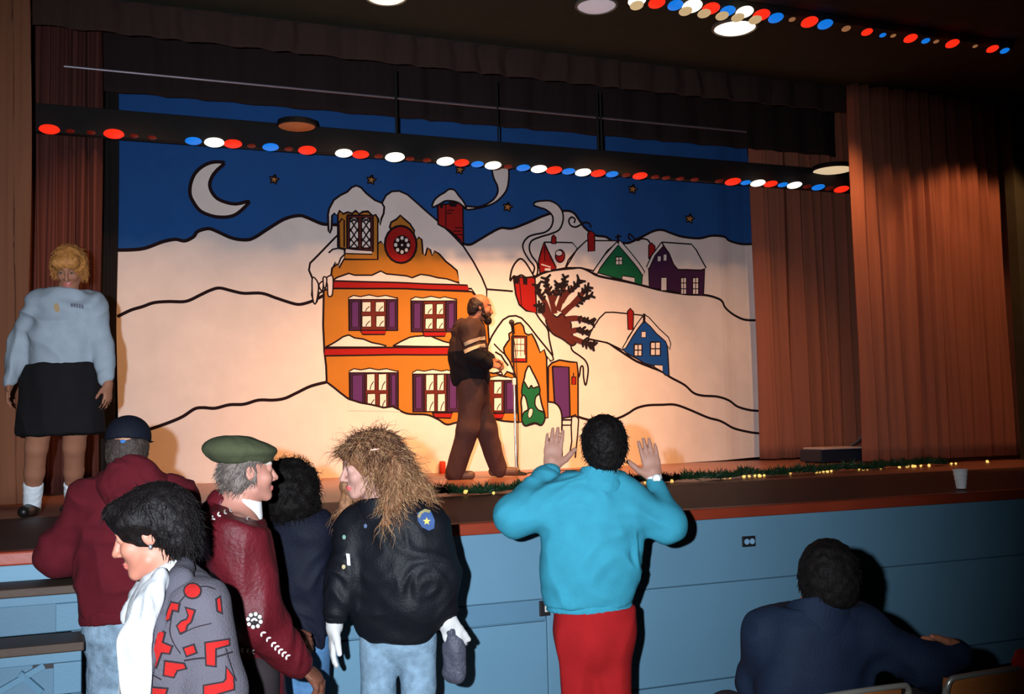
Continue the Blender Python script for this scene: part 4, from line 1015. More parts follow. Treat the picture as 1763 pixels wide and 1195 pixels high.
m_br = cloth('olive_felt', (62, 66, 46), .3, 160, .95)
bc = L(0, -.012, .085)
tz = (ax[2] * .97 + ax[1] * .10 - ax[0] * .0).normalized(); ty = (ax[1] - tz * ax[1].dot(tz)).normalized(); tx = ty.cross(tz)
beret = [ell(bc - ty * .012 + tz * .006, (.118, .132, .040), (tx, ty, tz), .02), ell(bc - ty * .035 + tz * .008, (.10, .10, .05), (tx, ty, tz), .03), ell(bc - tz * .022, (.090, .108, .03), (tx, ty, tz), .015)]
sdf_obj('beret', beret, .006, m_br, R_, folds=.004, fscale=14)
m_bead = cloth('white_beads', (214, 206, 200), .4, 200, .4)
m_beadk = cloth('black_beads', (26, 20, 22), .3, 200, .4)
def rosette(cx, cy, R0):
    decal('bead_backing', maroon, [(cx + R0 * math.cos(a), cy + R0 * math.sin(a)) for a in np.arange(0, 6.2, .35)], m_beadk, R_, .005, 4)
    for k in range(8):
        a = k * math.pi / 4 + .2; decal('bead_patch', maroon, [(cx + (R0 - 3.0) * math.cos(a) + 3.4 * math.cos(t), cy + (R0 - 3.0) * math.sin(a) + 3.4 * math.sin(t)) for t in np.arange(0, 6.2, .9)], m_bead, R_, .008, 3)
    for a0 in (3.3, 4.2, 5.1): decal('bead_patch', maroon, [(cx + rr_ * math.cos(a), cy + 2 + rr_ * math.sin(a)) for a, rr_ in [(a0, 6), (a0 + .45, 6.4), (a0 + .9, 6), (a0 + .9, 3), (a0, 3)]], m_bead, R_, .008, 3)
rosette(438, 1068, 14); rosette(433, 1160, 13)
def leaves(pts_, n, s_=6):
    for k in range(n):
        t = k / max(n - 1, 1) * (len(pts_) - 1); i = min(int(t), len(pts_) - 2); u = t - i
        x, y = pts_[i][0] + (pts_[i + 1][0] - pts_[i][0]) * u, pts_[i][1] + (pts_[i + 1][1] - pts_[i][1]) * u
        an = math.atan2(pts_[i + 1][1] - pts_[i][1], pts_[i + 1][0] - pts_[i][0])
        for sg in (-1, 1):
            a = an + sg * .8; cx, cy = x + math.cos(a) * s_ * .6, y + math.sin(a) * s_ * .6
            decal('bead_patch', maroon, [(cx + s_ * .62 * math.cos(t_) * math.cos(a) - s_ * .3 * math.sin(t_) * math.sin(a), cy + s_ * .62 * math.cos(t_) * math.sin(a) + s_ * .3 * math.sin(t_) * math.cos(a)) for t_ in np.arange(0, 6.2, .9)], m_bead, R_, .008, 3)
leaves([(450, 1088), (468, 1106), (480, 1118), (492, 1128)], 7)
leaves([(366, 894), (380, 886), (394, 881)], 4, 5); leaves([(408, 884), (424, 893)], 2, 4); leaves([(415, 1119), (434, 1121)], 3, 5)
leaves([(334, 905), (338, 892)], 2, 5)
shoes(f, [l[2] for l in lg], bf, mat('leather_black', srgb(26, 22, 20), .4))

# ---------------------------------------------------------------- man in maroon hoodie and cap
f = Fig('man in dark maroon hooded sweatshirt and navy cap seen from behind', 4.3, (218, 1200)); q, r, R_ = f.q, f.r, f.root
bf = dirv(-.08, 1, 0)
hc = q(222, 770); fd = dirv(-.12, 1, -.05)
hp, L, ax = head_prims(hc, fd, .95)
sl, sr = q(158, 858), q(298, 858); el, wl = q(98, 955, .03), q(140, 964, .12); er, wr = q(330, 950, .04), q(300, 985, .3)
hl, hr = q(192, 1085), q(246, 1085); lg = f.legs(hl, hr, bf)
body = hp + [cone(L(0, -.02, -.05), q(226, 830), .056, .062, None, .03), cone(sl, sr, .06, .06, (bf, .8), .03), cone(q(226, 880), q(222, 1000), .165, .145, (bf, .62), .04), cone(q(222, 1000), q(219, 1080), .145, .155, (bf, .66), .04)]
body += limb([sl, el, wl], [.055, .045, .03]) + limb([sr, er, wr], [.055, .045, .03]) + hand_prims(wl, dirv(.3, .9, 0), -ZU, dirv(.9, -.3, 0), 1, .4) + hand_prims(wr, dirv(-.3, .9, 0), -ZU, dirv(-.9, -.3, 0), 1, .4)
for l in lg: body += limb(l, [.088, .056, .037]) + foot_prims(l[2], bf)
sdf_obj('body', body, .012, skin('tan', (200, 140, 116)), R_, fine=[(hc, .14, .006)])
m = cloth('maroon_fleece', (80, 17, 26), .4, 220)
sw = [cone(sl, sr, r(40), r(40), (bf, .9), .05), cone(q(226, 890), q(222, 990), r(92), r(84), (bf, .66), .06), cone(q(222, 990), q(218, 1040), r(84), r(78), (bf, .7), .05), cut(q(220, 1052), dirv(.08, 0, -1)), cut(q(226, 822), ZU), *limb([q(165, 866), q(102, 952, .03), q(138, 966, .09)], [r(42), r(37), r(26)], None, .04), *limb([q(295, 866), q(322, 950, .04), q(300, 980, .26)], [r(42), r(36), r(26)], None, .04)]
sdf_obj('sweatshirt', sw, .009, m, R_, folds=.014, fscale=8)
sdf_obj('ribbed_hem', [cone(q(219, 1030), q(217, 1075), r(80), r(78), (bf, .7)), cut(q(217, 1066), dirv(.08, 0, -1)), cut(q(219, 1046), dirv(.08, 0, 1))], .008, m, R_, rough=.002, rscale=90)
hood = [cone(q(226, 836, -.10), q(224, 868, -.14), r(52), r(34), (bf, .6), .04), cone(q(180, 836, -.04), q(222, 862, -.15), r(22), r(20), None, .04), cone(q(272, 836, -.04), q(226, 862, -.15), r(22), r(20), None, .04), cone(q(178, 830, .02), q(200, 820, .08), r(18), r(14), None, .03), cone(q(274, 830, .02), q(250, 820, .08), r(18), r(14), None, .03), ell(q(225, 812, .0), (r(36), r(36), r(22)), None, .02, 's')]
sdf_obj('hood', hood, .008, m, R_, folds=.008, fscale=14)
m_wd = cloth('washed_denim', (112, 132, 148), .4, 160, .85, .45, 22)
sdf_obj('jeans', [cone(q(219, 1060), q(219, 1090), r(66), r(68), (bf, .72), .04)] + [c for h in lg for c in limb([h[0], h[1], h[2] - ZU * .03], [.105, .084, .072], None, .04)], .012, m_wd, R_, folds=.010, fscale=9)
hair = [ell(L(0, -.03, -.005), (.086, .08, .085), ax, .02), ell(L(0, -.07, -.05), (.066, .03, .035), ax, .02), cut(L(0, .03, 0), ax[1]), cut(L(0, 0, .035), ax[2])]
m_hbn = mat('hair_brown_grey', srgb(52, 42, 37), 0.6, 0.6, 120, var=0.4, vscale=50)
ho = sdf_obj('hair', hair, .006, m_hbn, R_, rough=.003, rscale=60)
strands('hair_locks', ho, m_hbn, R_, 700, .014, lambda p, n: n * .2 + np.array([0, 0, -.9]) + RNG.normal(0, .2, p.shape), .0018, .003, 4, 13)
cap = empty('cap', hc - R_.location); cap.parent = R_; cap['label'] = 'navy cap'
m_cap = cloth('navy_cap', (13, 16, 27), .25, 160, .8)
sdf_obj('crown', [ell(L(0, -.014, .045), (.090, .106, .088), ax, .02), cut(L(0, 0, .022), -ax[2] - ax[1] * .12)], .006, m_cap, cap)
sdf_obj('brim', [cone(L(-.03, .09, .025), L(.03, .09, .025), .055, .055, (ax[2], .12), .01)], .006, m_cap, cap)
sdf_obj('cap_strap', [cone(L(-.07, -.06, .022), L(0, -.108, .020), .008, .008, None, .004), cone(L(.07, -.06, .022), L(0, -.108, .020), .008, .008, None, .004)], .005, cloth('cap_blue', (52, 104, 168), .15), cap)
sdf_obj('cap_patch', [cone(L(-.002, -.105, .036), L(.05, -.088, .044), .009, .008, None, .004)], .005, cloth('cap_tan', (168, 132, 96), .15), cap)
shoes(f, [l[2] for l in lg], bf, mat('leather_black', srgb(26, 22, 20), .4))

# ---------------------------------------------------------------- woman in patterned grey cardigan
f = Fig('woman in grey cardigan with red geometric shapes and white scarf', 3.0, (300, 1200)); q, r, R_ = f.q, f.r, f.root
bf = dirv(-.86, -.42, 0)
hc = q(262, 918); fd = dirv(-.93, -.12, -.26)
hp, L, ax = head_prims(hc, fd, .98)
sr, sl = q(270, 1055, .2), q(338, 1058, -.14)      # sl: towards the camera
el, wl = q(362, 1210, -.16), q(310, 1300, -.2); er, wr = q(262, 1200, .22), q(225, 1290, .1)
hl, hr = q(330, 1330, -.08), q(300, 1330, .08); lg = f.legs(hl, hr, bf)
body = hp + [cone(L(0, -.02, -.06), q(296, 1022), .047, .055, None, .03), cone(sl, sr, .055, .055, None, .03), cone(q(300, 1075), q(308, 1180), .14, .13, (bf, .75), .04), cone(q(308, 1180), q(316, 1310), .13, .16, (bf, .75), .04)]
body += limb([sl, el, wl], [.05, .04, .027]) + limb([sr, er, wr], [.05, .04, .027]) + hand_prims(wl, dirv(-.6, -.2, -.8), dirv(.2, .9, 0), dirv(-.8, 0, .6), .95, .4) + hand_prims(wr, dirv(-.5, .1, -.8), dirv(.2, -.9, 0), dirv(-.8, 0, .6), .95, .4)
for l in lg: body += limb(l, [.085, .054, .036]) + foot_prims(l[2], bf)
sdf_obj('body', body, .012, skin('warm', (204, 132, 108), (40, 28, 24), (178, 96, 86)), R_, fine=[(hc, .15, .0045)], mi_fn=face_mi(L, ax, .98))
eyes(L, ax, .98, R_)
sdf_obj('earring', [ell(L(-.086, -.004, -.033), (.006, .006, .009), None, .002)], .0028, mat('earring_silver', srgb(140, 140, 146), .3, metal=.7), R_)
m_wh = cloth('white_wool', (160, 162, 164), .3, 240)
sdf_obj('turtleneck', [cone(q(278, 972, -.01), q(296, 1008, .0), r(34), r(44), None, .02), cone(q(292, 1000), q(286, 1075, 0), r(46), r(52), (bf, .8), .03), cut(q(262, 985), dirv(-.55, 0, 1)), cone(q(296, 1070), q(306, 1180), .15, .148, (bf, .85), .03), cone(q(306, 1180), q(314, 1300), .148, .165, (bf, .85), .03)], .007, m_wh, R_, rough=.0015, rscale=70)
m_ca = cloth('grey_knit', (72, 69, 76), .5, 200)
cd = [cone(q(322, 1020, .12), q(344, 1035, -.10), r(36), r(38), None, .05), cone(q(318, 1060), q(330, 1150), r(72), r(84), (bf, .8), .05), cone(q(330, 1150), q(334, 1290), r(84), r(92), (bf, .8), .05), cone(q(312, 985, .02), q(322, 1030, .0), r(26), r(48), None, .04), cone(q(300, 1050, -.15), q(280, 1110, -.19), r(24), r(30), (dirv(.4, 1, 0), .6), .04), cone(q(280, 1110, -.19), q(274, 1290, -.2), r(30), r(34), (dirv(.4, 1, 0), .6), .04),
      *limb([q(345, 1050, -.13), q(372, 1190, -.17), q(320, 1290, -.2)], [r(50), r(46), r(34)], None, .04), *limb([sr, er, wr], [r(44), r(42), r(32)], None, .04), cut(q(330, 1285), -ZU), cut(q(308, 972), dirv(-.5, 0, 1))]
cardigan = sdf_obj('cardigan', cd, .0075, m_ca, R_, folds=.007, fscale=9, fdir=ZU)
# shawl collar band
sdf_obj('shawl_collar', [cone(q(318, 972, -.02), q(312, 1000, -.12), r(16), r(22), None, .02), cone(q(310, 1000, -.12), q(272, 1075, -.20), r(20), r(15), (dirv(.4, 1, 0), .5), .02), cone(q(272, 1075, -.20), q(254, 1140, -.23), r(15), r(11), (dirv(.4, 1, 0), .5), .02), cone(q(254, 1140, -.23), q(250, 1280, -.23), r(11), r(11), (dirv(.4, 1, 0), .5), .02)], .0065, cloth('grey_knit_dark', (68, 66, 74), .5, 200), R_, folds=.004, fscale=14, fdir=ZU)
sc_ = [cone(q(272, 1000, -.15), q(244, 1045, -.22), r(20), r(24), (dirv(.5, 1, 0), .55), .02), cone(q(244, 1045, -.22), q(226, 1110, -.24), r(24), r(28), (dirv(.5, 1, 0), .5), .02), cone(q(226, 1110, -.24), q(218, 1300, -.24), r(28), r(30), (dirv(.5, 1, 0), .5), .02), cone(q(268, 1030, -.19), q(250, 1100, -.25), r(14), r(16), (dirv(.5, 1, 0), .6), .012), cone(q(250, 1100, -.25), q(244, 1300, -.25), r(16), r(17), (dirv(.5, 1, 0), .6), .012), cone(q(246, 1010, .08), q(232, 1060, -.02), r(14), r(20), None, .02)]
sdf_obj('scarf', sc_, .0065, m_wh, R_, folds=.014, fscale=15, fdir=ZU)
hair = [ell(L(0, -.02, .045), (.104, .118, .098), ax, .04), ell(L(0, -.075, -.01), (.088, .06, .085), ax, .03), ell(L(0, -.075, -.055), (.06, .04, .035), ax, .03), cone(L(-.04, .075, .085), L(.05, .075, .085), .034, .034, None, .03), cone(L(-.085, .03, .06), L(-.08, .06, .05), .03, .02, None, .02), cone(L(.085, .03, .05), L(.08, .06, .05), .028, .018, None, .02),
        ell(L(0, .14, -.03), (.085, .08, .085), ax, .01, 's'), ell(L(-.1, .01, -.035), (.03, .045, .05), ax, .012, 's'), ell(L(.1, .01, -.035), (.03, .045, .05), ax, .012, 's')]
m_db = mat('hair_darkest', srgb(12, 8, 8), 0.6, 0.4, 120, var=0.35, vscale=50, spec=.15)
ho = sdf_obj('hair', hair, .0058, m_db, R_, rough=.004, rscale=50)
strands('hair_locks', ho, m_db, R_, 1500, .03, lambda p, n: n * .3 + A3(-ax[1])[None] * .15 + np.array([0, 0, -.7]) + RNG.normal(0, .25, p.shape), .002, .003, 5, 15, lambda V, N: ~((((V - A3(hc)) @ A3(ax[1])) > -.02) & (V[:, 2] < hc.z + .06)))
m_rd, m_kb = cloth('red_knit', (138, 22, 20), .4, 200), cloth('black_knit', (30, 24, 28), .3, 200)
def Z6(pts_): return [(180 + x / 3.365, 840 + y / 3.365) for x, y in pts_]
def offs(pts_, e):
    cx, cy = sum(p[0] for p in pts_) / len(pts_), sum(p[1] for p in pts_) / len(pts_)
    A = sum(pts_[i][0] * pts_[(i + 1) % len(pts_)][1] - pts_[(i + 1) % len(pts_)][0] * pts_[i][1] for i in range(len(pts_)))
    sg = 1 if A > 0 else -1; out = []
    for i, p in enumerate(pts_):
        a, b = pts_[i - 1], pts_[(i + 1) % len(pts_)]
        n1 = Vector((p[1] - a[1], a[0] - p[0])).normalized(); n2 = Vector((b[1] - p[1], p[0] - b[0])).normalized(); n = (n1 + n2)
        n = n.normalized() * min(e / max(.4, n.normalized().dot(n1)), 2 * e) if n.length > 1e-6 else n1 * e
        out.append((p[0] + n.x * sg, p[1] + n.y * sg))
    return out
shapes = [Z6([(468 + 43 + 44 * math.cos(a), 600 + 38 * math.sin(a)) for a in np.arange(0, 6.2, .4)]), Z6([(392, 668), (432, 676), (425, 712), (395, 705), (378, 760), (358, 770), (372, 715)]), Z6([(478, 700), (520, 712), (500, 775), (478, 792), (468, 826), (440, 838), (425, 800), (450, 775), (480, 765), (492, 740)]),
          Z6([(315, 830), (348, 842), (334, 898), (388, 920), (376, 955), (330, 950), (300, 1035), (242, 1012), (240, 995), (278, 990)]), Z6([(355, 1006), (460, 1020), (470, 1042), (418, 1052), (398, 1092), (348, 1082)]), Z6([(462, 930), (516, 912), (530, 952), (478, 970)]), Z6([(588, 900), (715, 882), (716, 908), (640, 930), (640, 1030), (594, 1024)]), Z6([(706, 1046), (740, 1100), (744, 1165), (640, 1195), (580, 1195), (580, 1150), (690, 1130), (706, 1110)]), Z6([(648, 650), (664, 640), (672, 720), (655, 712)]), Z6([(275, 1158), (360, 1165), (350, 1200), (275, 1200)])]
for sh in shapes:
    decal('knitted_shape_border', cardigan, offs(sh, 3.0), m_kb, R_, .004, 5)
    decal('knitted_shape', cardigan, sh, m_rd, R_, .007, 5)
def kline(pts_, w=2.2):
    pts_ = smooth(Z6(pts_)); a, b = [], []
    for i, p in enumerate(pts_):
        u, v = pts_[max(i - 1, 0)], pts_[min(i + 1, len(pts_) - 1)]; n = Vector((u[1] - v[1], v[0] - u[0])).normalized() * w / 2
        a.append((p[0] + n.x, p[1] + n.y)); b.append((p[0] - n.x, p[1] - n.y))
    decal('knitted_line', cardigan, a + b[::-1], m_kb, R_, .004, 5)
kline([(470, 625), (430, 670), (405, 705)]); kline([(556, 576), (590, 574), (640, 590)]); kline([(460, 1000), (540, 988), (640, 980), (740, 950)], 3); kline([(390, 750), (380, 830), (400, 900), (440, 960)], 2); kline([(440, 850), (520, 810), (620, 785)], 1.8); kline([(700, 930), (720, 1000), (760, 1120)], 2); kline([(240, 1060), (330, 1110)], 2.5)
sdf_obj('trousers', [cone(q(316, 1290), q(316, 1330), .15, .155, (bf, .8), .04)] + [c for h in lg for c in limb([h[0], h[1], h[2] - ZU * .03], [.098, .08, .068], None, .04)], .013, m_tr, R_)
shoes(f, [l[2] for l in lg], bf, mat('leather_black', srgb(26, 22, 20), .4))

# ---------------------------------------------------------------- man seated in dark navy jacket
f = Fig('dark haired man in navy jacket seated with his arm along the next chair', 3.52, (1410, 1400)); q, r, R_ = f.q, f.r, f.root
bf = Vector((.05, 1, 0)).normalized(); sx = Vector((1, -.05, 0)).normalized()
hc = q(1428, 1000); fd = dirv(.32, .93, -.16)
hp, L, ax = head_prims(hc, fd, 1.0)
sl, sr = q(1322, 1092, .02), q(1494, 1092, -.02); el, wl = q(1304, 1190, .12), q(1370, 1200, .35); er, wr = q(1598, 1146, -.02), q(1648, 1118, .0)
pel = q(1408, 1240, .02); pel.z = .605
hl, hr = pel - sx * .1 - ZU * .03, pel + sx * .1 - ZU * .03
kn = [h + bf * .42 for h in (hl, hr)]; an = [Vector((k_.x, k_.y + .03, .08)) for k_ in kn]
body = hp + [cone(L(0, -.02, -.05), q(1418, 1072), .058, .064, None, .03), cone(sl, sr, .062, .062, (bf, .8), .03), cone(q(1412, 1110), q(1408, 1180), .165, .15, (bf, .62), .04), cone(q(1408, 1180), pel, .15, .16, (bf, .7), .04)]
body += limb([sl, el, wl], [.055, .046, .03]) + limb([sr, er, wr], [.055, .046, .03]) + hand_prims(wl, dirv(.3, .9, -.2), -ZU, dirv(.9, -.3, 0), 1, .4) + hand_prims(wr, dirv(-.85, .1, .25), dirv(.1, .4, -.9), dirv(-.2, -.6, .6), 1.05, .55, .06, .5)
for h, k_, a_ in zip((hl, hr), kn, an): body += limb([h, k_, a_], [.088, .058, .038]) + foot_prims(a_, bf)
sdf_obj('body', body, .012, skin('dusk', (190, 116, 84), (30, 22, 20)), R_, fine=[(hc, .15, .0055), (wr + dirv(-.85, .1, .2) * .09, .12, .0045)])
m = cloth('dark_navy', (18, 28, 46), .3, 160, .75, .12, 9)
jk = [cone(sl, sr, r(40), r(40), (bf, .9), .05), cone(q(1412, 1110), q(1405, 1180), r(104), r(104), (bf, .66), .05), cone(q(1405, 1180), pel + ZU * .02, r(104), r(98), (bf, .72), .05), *limb([sl, q(1308, 1180, .1), wl], [r(42), r(38), r(28)], None, .04), *limb([q(1488, 1096), q(1596, 1148, -.02), q(1640, 1126, 0)], [r(42), r(37), r(30)], None, .04), cut(q(1415, 1042), ZU), cut(pel - ZU * .05, -ZU)]
sdf_obj('jacket', jk, .009, m, R_, folds=.009, fscale=8)
sdf_obj('collar', [cone(q(1412, 1036, -.02), q(1410, 1070, -.02), r(54), r(66), (bf, .85), .01), cone(q(1428, 1010, .06), q(1424, 1048, .05), r(46), r(48), (bf, .85), .01, 's'), cut(q(1412, 1036), dirv(.0, .35, 1))], .007, m, R_)
sdf_obj('trousers', [cone(pel, pel - ZU * .01, .165, .165, (bf, .8), .04)] + [c for h, k_, a_ in zip((hl, hr), kn, an) for c in limb([h, k_, a_ - ZU * .03], [.098, .08, .068], None, .04)], .013, m_tr, R_)
hair = [ell(L(0, -.018, .035), (.098, .115, .104), ax, .03), ell(L(0, -.055, -.015), (.095, .07, .08), ax, .03), ell(L(0, -.06, -.062), (.07, .03, .028), ax, .03), cone(L(.085, .01, .0), L(.08, .02, -.05), .016, .01, None, .01), cut(L(0, .07, 0), ax[1]), ell(L(.1, -.004, -.008), (.03, .022, .034), ax, .006, 's'), ell(L(-.1, -.004, -.008), (.03, .022, .034), ax, .006, 's')]
ho = sdf_obj('hair', hair, .0062, m_dk, R_, rough=.004, rscale=50)
strands('hair_locks', ho, m_dk, R_, 1100, .018, lambda p, n: n * .25 + np.array([0, 0, -.7]) + RNG.normal(0, .2, p.shape), .0022, .003, 4, 17, lambda V, N: V[:, 2] > hc.z - .05)
sdf_obj('spectacles', [cone(L(.083, .0, .018), L(.078, .085, .014), .0028, .0028, None, .002), cone(L(.078, .085, .014), L(.05, .112, .012), .0028, .0028, None, .002), cone(L(-.083, .0, .018), L(-.078, .085, .014), .0028, .0028, None, .002), cone(L(-.078, .085, .014), L(.05, .112, .012), .0028, .0028, None, .002)], .003, mat('spectacle_metal', srgb(170, 168, 160), .25, metal=.8), R_)
shoes(f, an, bf, mat('leather_black', srgb(26, 22, 20), .4))

# ---------------------------------------------------------------- woman standing on the stage
f = Fig('woman in pale sweatshirt and black skirt standing on the stage looking down', 6.25, (80, 893), ZS); q, r, R_ = f.q, f.r, f.root
bf = dirv(.1, -1, 0)
hc = q(119, 461); fd = dirv(.16, -.80, -.58)
hp, L, ax = head_prims(hc, fd, .95)
sr, sl = q(69, 527), q(158, 529); er, wr = q(36, 592, .02), q(16, 660, -.04); el, wl = q(178, 592, .02), q(186, 662, -.04)
hr, hl = q(78, 672), q(134, 672)
ar, al = PZ(55, 888, ZS) + ZU * .08, PZ(126, 884, ZS) + ZU * .08
body = hp + [cone(L(0, -.02, -.06), q(114, 512), .05, .055, None, .03), cone(sl, sr, .055, .055, (bf, .8), .03), cone(q(113, 540), q(110, 600), .15, .13, (bf, .62), .04), cone(q(110, 600), q(106, 670), .13, .165, (bf, .66), .04)]
body += limb([sl, el, wl], [.05, .042, .028]) + limb([sr, er, wr], [.05, .042, .028]) + hand_prims(wl, dirv(.04, -.1, -1), dirv(-.9, .2, 0), dirv(-.3, -.8, 0), .95, .4) + hand_prims(wr, dirv(-.1, -.1, -1), dirv(.9, .2, 0), dirv(.3, -.8, 0), .95, .4)
legj = [(hr, (hr + ar) / 2 + dirv(-.02, -.9, .05) * .03, ar), (hl, (hl + al) / 2 + dirv(.1, -.9, .05) * .03, al)]
for l in legj: body += limb([l[0], l[1], l[1] * .55 + l[2] * .45, l[2]], [.095, .064, .058, .04]) + foot_prims(l[2], bf)
sdf_obj('body', body, .012, skin('stage', (196, 130, 100), (110, 76, 46)), R_, fine=[(hc, .14, .0062)], mi_fn=face_mi(L, ax, .95))
eyes(L, ax, .95, R_)
m = cloth('pale_fleece', (150, 160, 170), .35, 200)
sw = [cone(sl, sr, r(23), r(23), (bf, .9), .05), cone(q(113, 540), q(109, 590), r(56), r(54), (bf, .68), .05), cone(q(109, 590), q(106, 620), r(54), r(52), (bf, .72), .05), cut(q(110, 636), dirv(.15, 0, -1)), cut(q(115, 498), ZU), *limb([sr, q(40, 592, .02), q(20, 652, -.03)], [r(25), r(22), r(15)], None, .03), *limb([sl, q(174, 592, .02), q(185, 652, -.03)], [r(24), r(20), r(13)], None, .03)]
swt = sdf_obj('sweatshirt', sw, .010, m, R_, folds=.02, fscale=7)
sdf_obj('neckband', [cone(q(114, 498), q(114, 505), r(19), r(21), (bf, .9), .01), cut(q(114, 497), ZU)], .007, m, R_)
decal('chest_print', swt, [(93, 525), (98, 522), (102, 527), (103, 535), (97, 538), (94, 532)], cloth('print_tan', (168, 140, 104), .1), R_, .006, 3, True)
for k in range(5): decal('chest_lettering', swt, [(122 + k * 4.6, 523 + k * .5), (125.4 + k * 4.6, 523.4 + k * .5), (125.4 + k * 4.6, 529 + k * .5), (122 + k * 4.6, 528.6 + k * .5)], cloth('print_dark', (96, 98, 112), .1), R_, .006, 3)
sk = [cone(q(108, 632), q(106, 660), r(55), r(64), (bf, .75), .03), cone(q(106, 660), q(106, 738), r(66), r(74), (bf, .72), .03), cut(q(106, 748), dirv(0, 0, -1)), cut(q(110, 626), ZU)]
sdf_obj('skirt', sk, .011, cloth('black_wool', (26, 24, 26), .25), R_, folds=.016, fscale=7, fdir=ZU)
hair = [ell(L(0, -.02, .04), (.096, .112, .10), ax, .03), ell(L(0, -.05, -.02), (.09, .06, .085), ax, .03), cone(L(-.08, .02, .03), L(-.085, -.01, -.07), .025, .02, None, .03), cone(L(.08, .02, .03), L(.085, -.01, -.06), .022, .018, None, .03), cone(L(-.05, .07, .08), L(.05, .075, .075), .03, .03, None, .03), ell(L(0, .13, -.04), (.064, .09, .085), ax, .01, 's')]
m_hs = mat('hair_sandy', srgb(170, 112, 56), 0.6, 0.5, 120, var=0.35, vscale=50)
ho = sdf_obj('hair', hair, .008, m_hs, R_, rough=.006, rscale=40)
strands('hair_locks', ho, m_hs, R_, 700, .028, lambda p, n: n * .2 + np.array([0, 0, -.7]) + RNG.normal(0, .25, p.shape), .003, .004, 5, 19, lambda V, N: ~((((V - A3(hc)) @ A3(ax[1])) > .06) & (V[:, 2] < hc.z + .05)))
for l in legj:
    an_ = l[2]; up_ = (l[1] - l[2]).normalized()
    sdf_obj('sock', [cone(an_ - ZU * .03, an_ + up_ * .13, .05, .058, None, .02), cut(an_ + up_ * .14, up_)], .008, cloth('white_sock', (222, 226, 232), .3), R_, rough=.003, rscale=50)
shoes(f, [ar, al], bf, mat('leather_black', srgb(26, 22, 20), .4))

# ---------------------------------------------------------------- bearded man walking across the stage
f = Fig('bearded man in dark striped sleeve jacket walking across the stage', 9.5, (825, 824), ZS); q, r, R_ = f.q, f.r, f.root
bf = dirv(1, .05, 0)
hc = q(827, 530); fd = dirv(.96, .12, -.16)
hp, L, ax = head_prims(hc, fd, 1.0)
sr, sl = q(808, 567, -.17), q(812, 568, .17); er, wr = q(815, 612, -.24), q(842, 628, -.16); el, wl = q(826, 610, .2), q(848, 622, .08)
hr, hl = q(812, 668, -.09), q(816, 668, .09)
kr, kl = q(806, 738, -.09), q(836, 735, .09)
ar, al = PZ(783, 826, ZS) + ZU * .085, PZ(858, 822, ZS) + ZU * .10
body = hp + [cone(L(0, -.02, -.05), q(812, 562), .058, .065, None, .03), cone(sl, sr, .062, .062, None, .03), cone(q(810, 580), q(812, 625), .16, .15, (bf, .72), .04), cone(q(812, 625), q(814, 665), .15, .155, (bf, .75), .04)]
body += limb([sl, el, wl], [.055, .046, .03]) + limb([sr, er, wr], [.055, .046, .03]) + hand_prims(wr, dirv(.85, .2, -.1), dirv(-.2, .5, -.8), dirv(.2, .6, .6), 1, .9) + hand_prims(wl, dirv(.8, -.2, -.2), -ZU, dirv(.2, -.8, .3), 1, .9)
for l in ((hr, kr, ar), (hl, kl, al)): body += limb(l, [.09, .058, .038]) + foot_prims(l[2], bf)
sdf_obj('body', body, .013, skin('orange_lit', (206, 128, 92), (50, 34, 26)), R_, fine=[(hc, .14, .0075), (wr, .12, .007)], mi_fn=face_mi(L, ax, 1.0))
m = cloth('brown_jacket', (66, 46, 42), .3, 160, .8, .12, 9)
jk = [cone(sl, sr, r(17), r(17), None, .05), cone(q(807, 575), q(806, 610), r(31), r(34), (bf, .98), .05), cone(q(806, 610), q(810, 645), r(34), r(35), (bf, .98), .05), cone(q(814, 556), q(811, 575), r(15), r(24), None, .04), *limb([sr, er, q(838, 626, -.17)], [r(17), r(15), r(11)], None, .03), *limb([sl, el, q(844, 620, .1)], [r(16), r(14), r(11)], None, .03), cut(q(812, 664), -ZU), cut(q(812, 548), ZU)]
wj = sdf_obj('jacket', jk, .012, [m, cloth('black_jacket', (26, 22, 26), .3)], R_, folds=.010, fscale=8, mi_fn=lambda c: (c[:, 2] < q(810, 606).z).astype(int))
sdf_obj('ribbed_hem', [cone(q(812, 650), q(813, 664), r(33), r(31), (bf, .95), .02), cut(q(812, 664), -ZU), cut(q(812, 652), ZU)], .010, cloth('black_jacket', (26, 22, 26), .3), R_)
for y0 in (588, 601):
    decal('sleeve_stripe', wj, [(799, y0 + 2), (810, y0 - 3), (826, y0 - 8), (834, y0 - 9), (835, y0 - 3), (824, y0 - 2), (810, y0 + 4), (801, y0 + 8)], cloth('stripe_beige', (178, 158, 138), .2), R_, .010, 4)
m_pt = cloth('brown_trousers', (84, 56, 50), .3, 160)
sdf_obj('trousers', [cone(q(813, 655), q(814, 675), r(31), r(30), (bf, .9), .04)] + [c for l in ((hr, kr, ar), (hl, kl, al)) for c in limb([l[0], l[1], l[2] - ZU * .02], [.115, .095, .082], None, .05)] + [cut(q(813, 652), ZU)], .013, m_pt, R_, folds=.012, fscale=7, fdir=ZU)
m_hw = mat('hair_walker', srgb(44, 26, 20), 0.5, 0.6, 120, var=0.35, vscale=50)
hair = [ell(L(0, -.045, .01), (.09, .075, .085), ax, .03), ell(L(0, -.07, -.04), (.07, .04, .05), ax, .03), cone(L(-.08, .0, .03), L(-.076, .03, -.04), .014, .012, None, .02), cone(L(.08, .0, .03), L(.076, .03, -.04), .014, .012, None, .02), ell(L(0, .04, .12), (.075, .10, .07), ax, .02, 's')]
sdf_obj('hair', hair, .008, m_hw, R_, rough=.005, rscale=50)
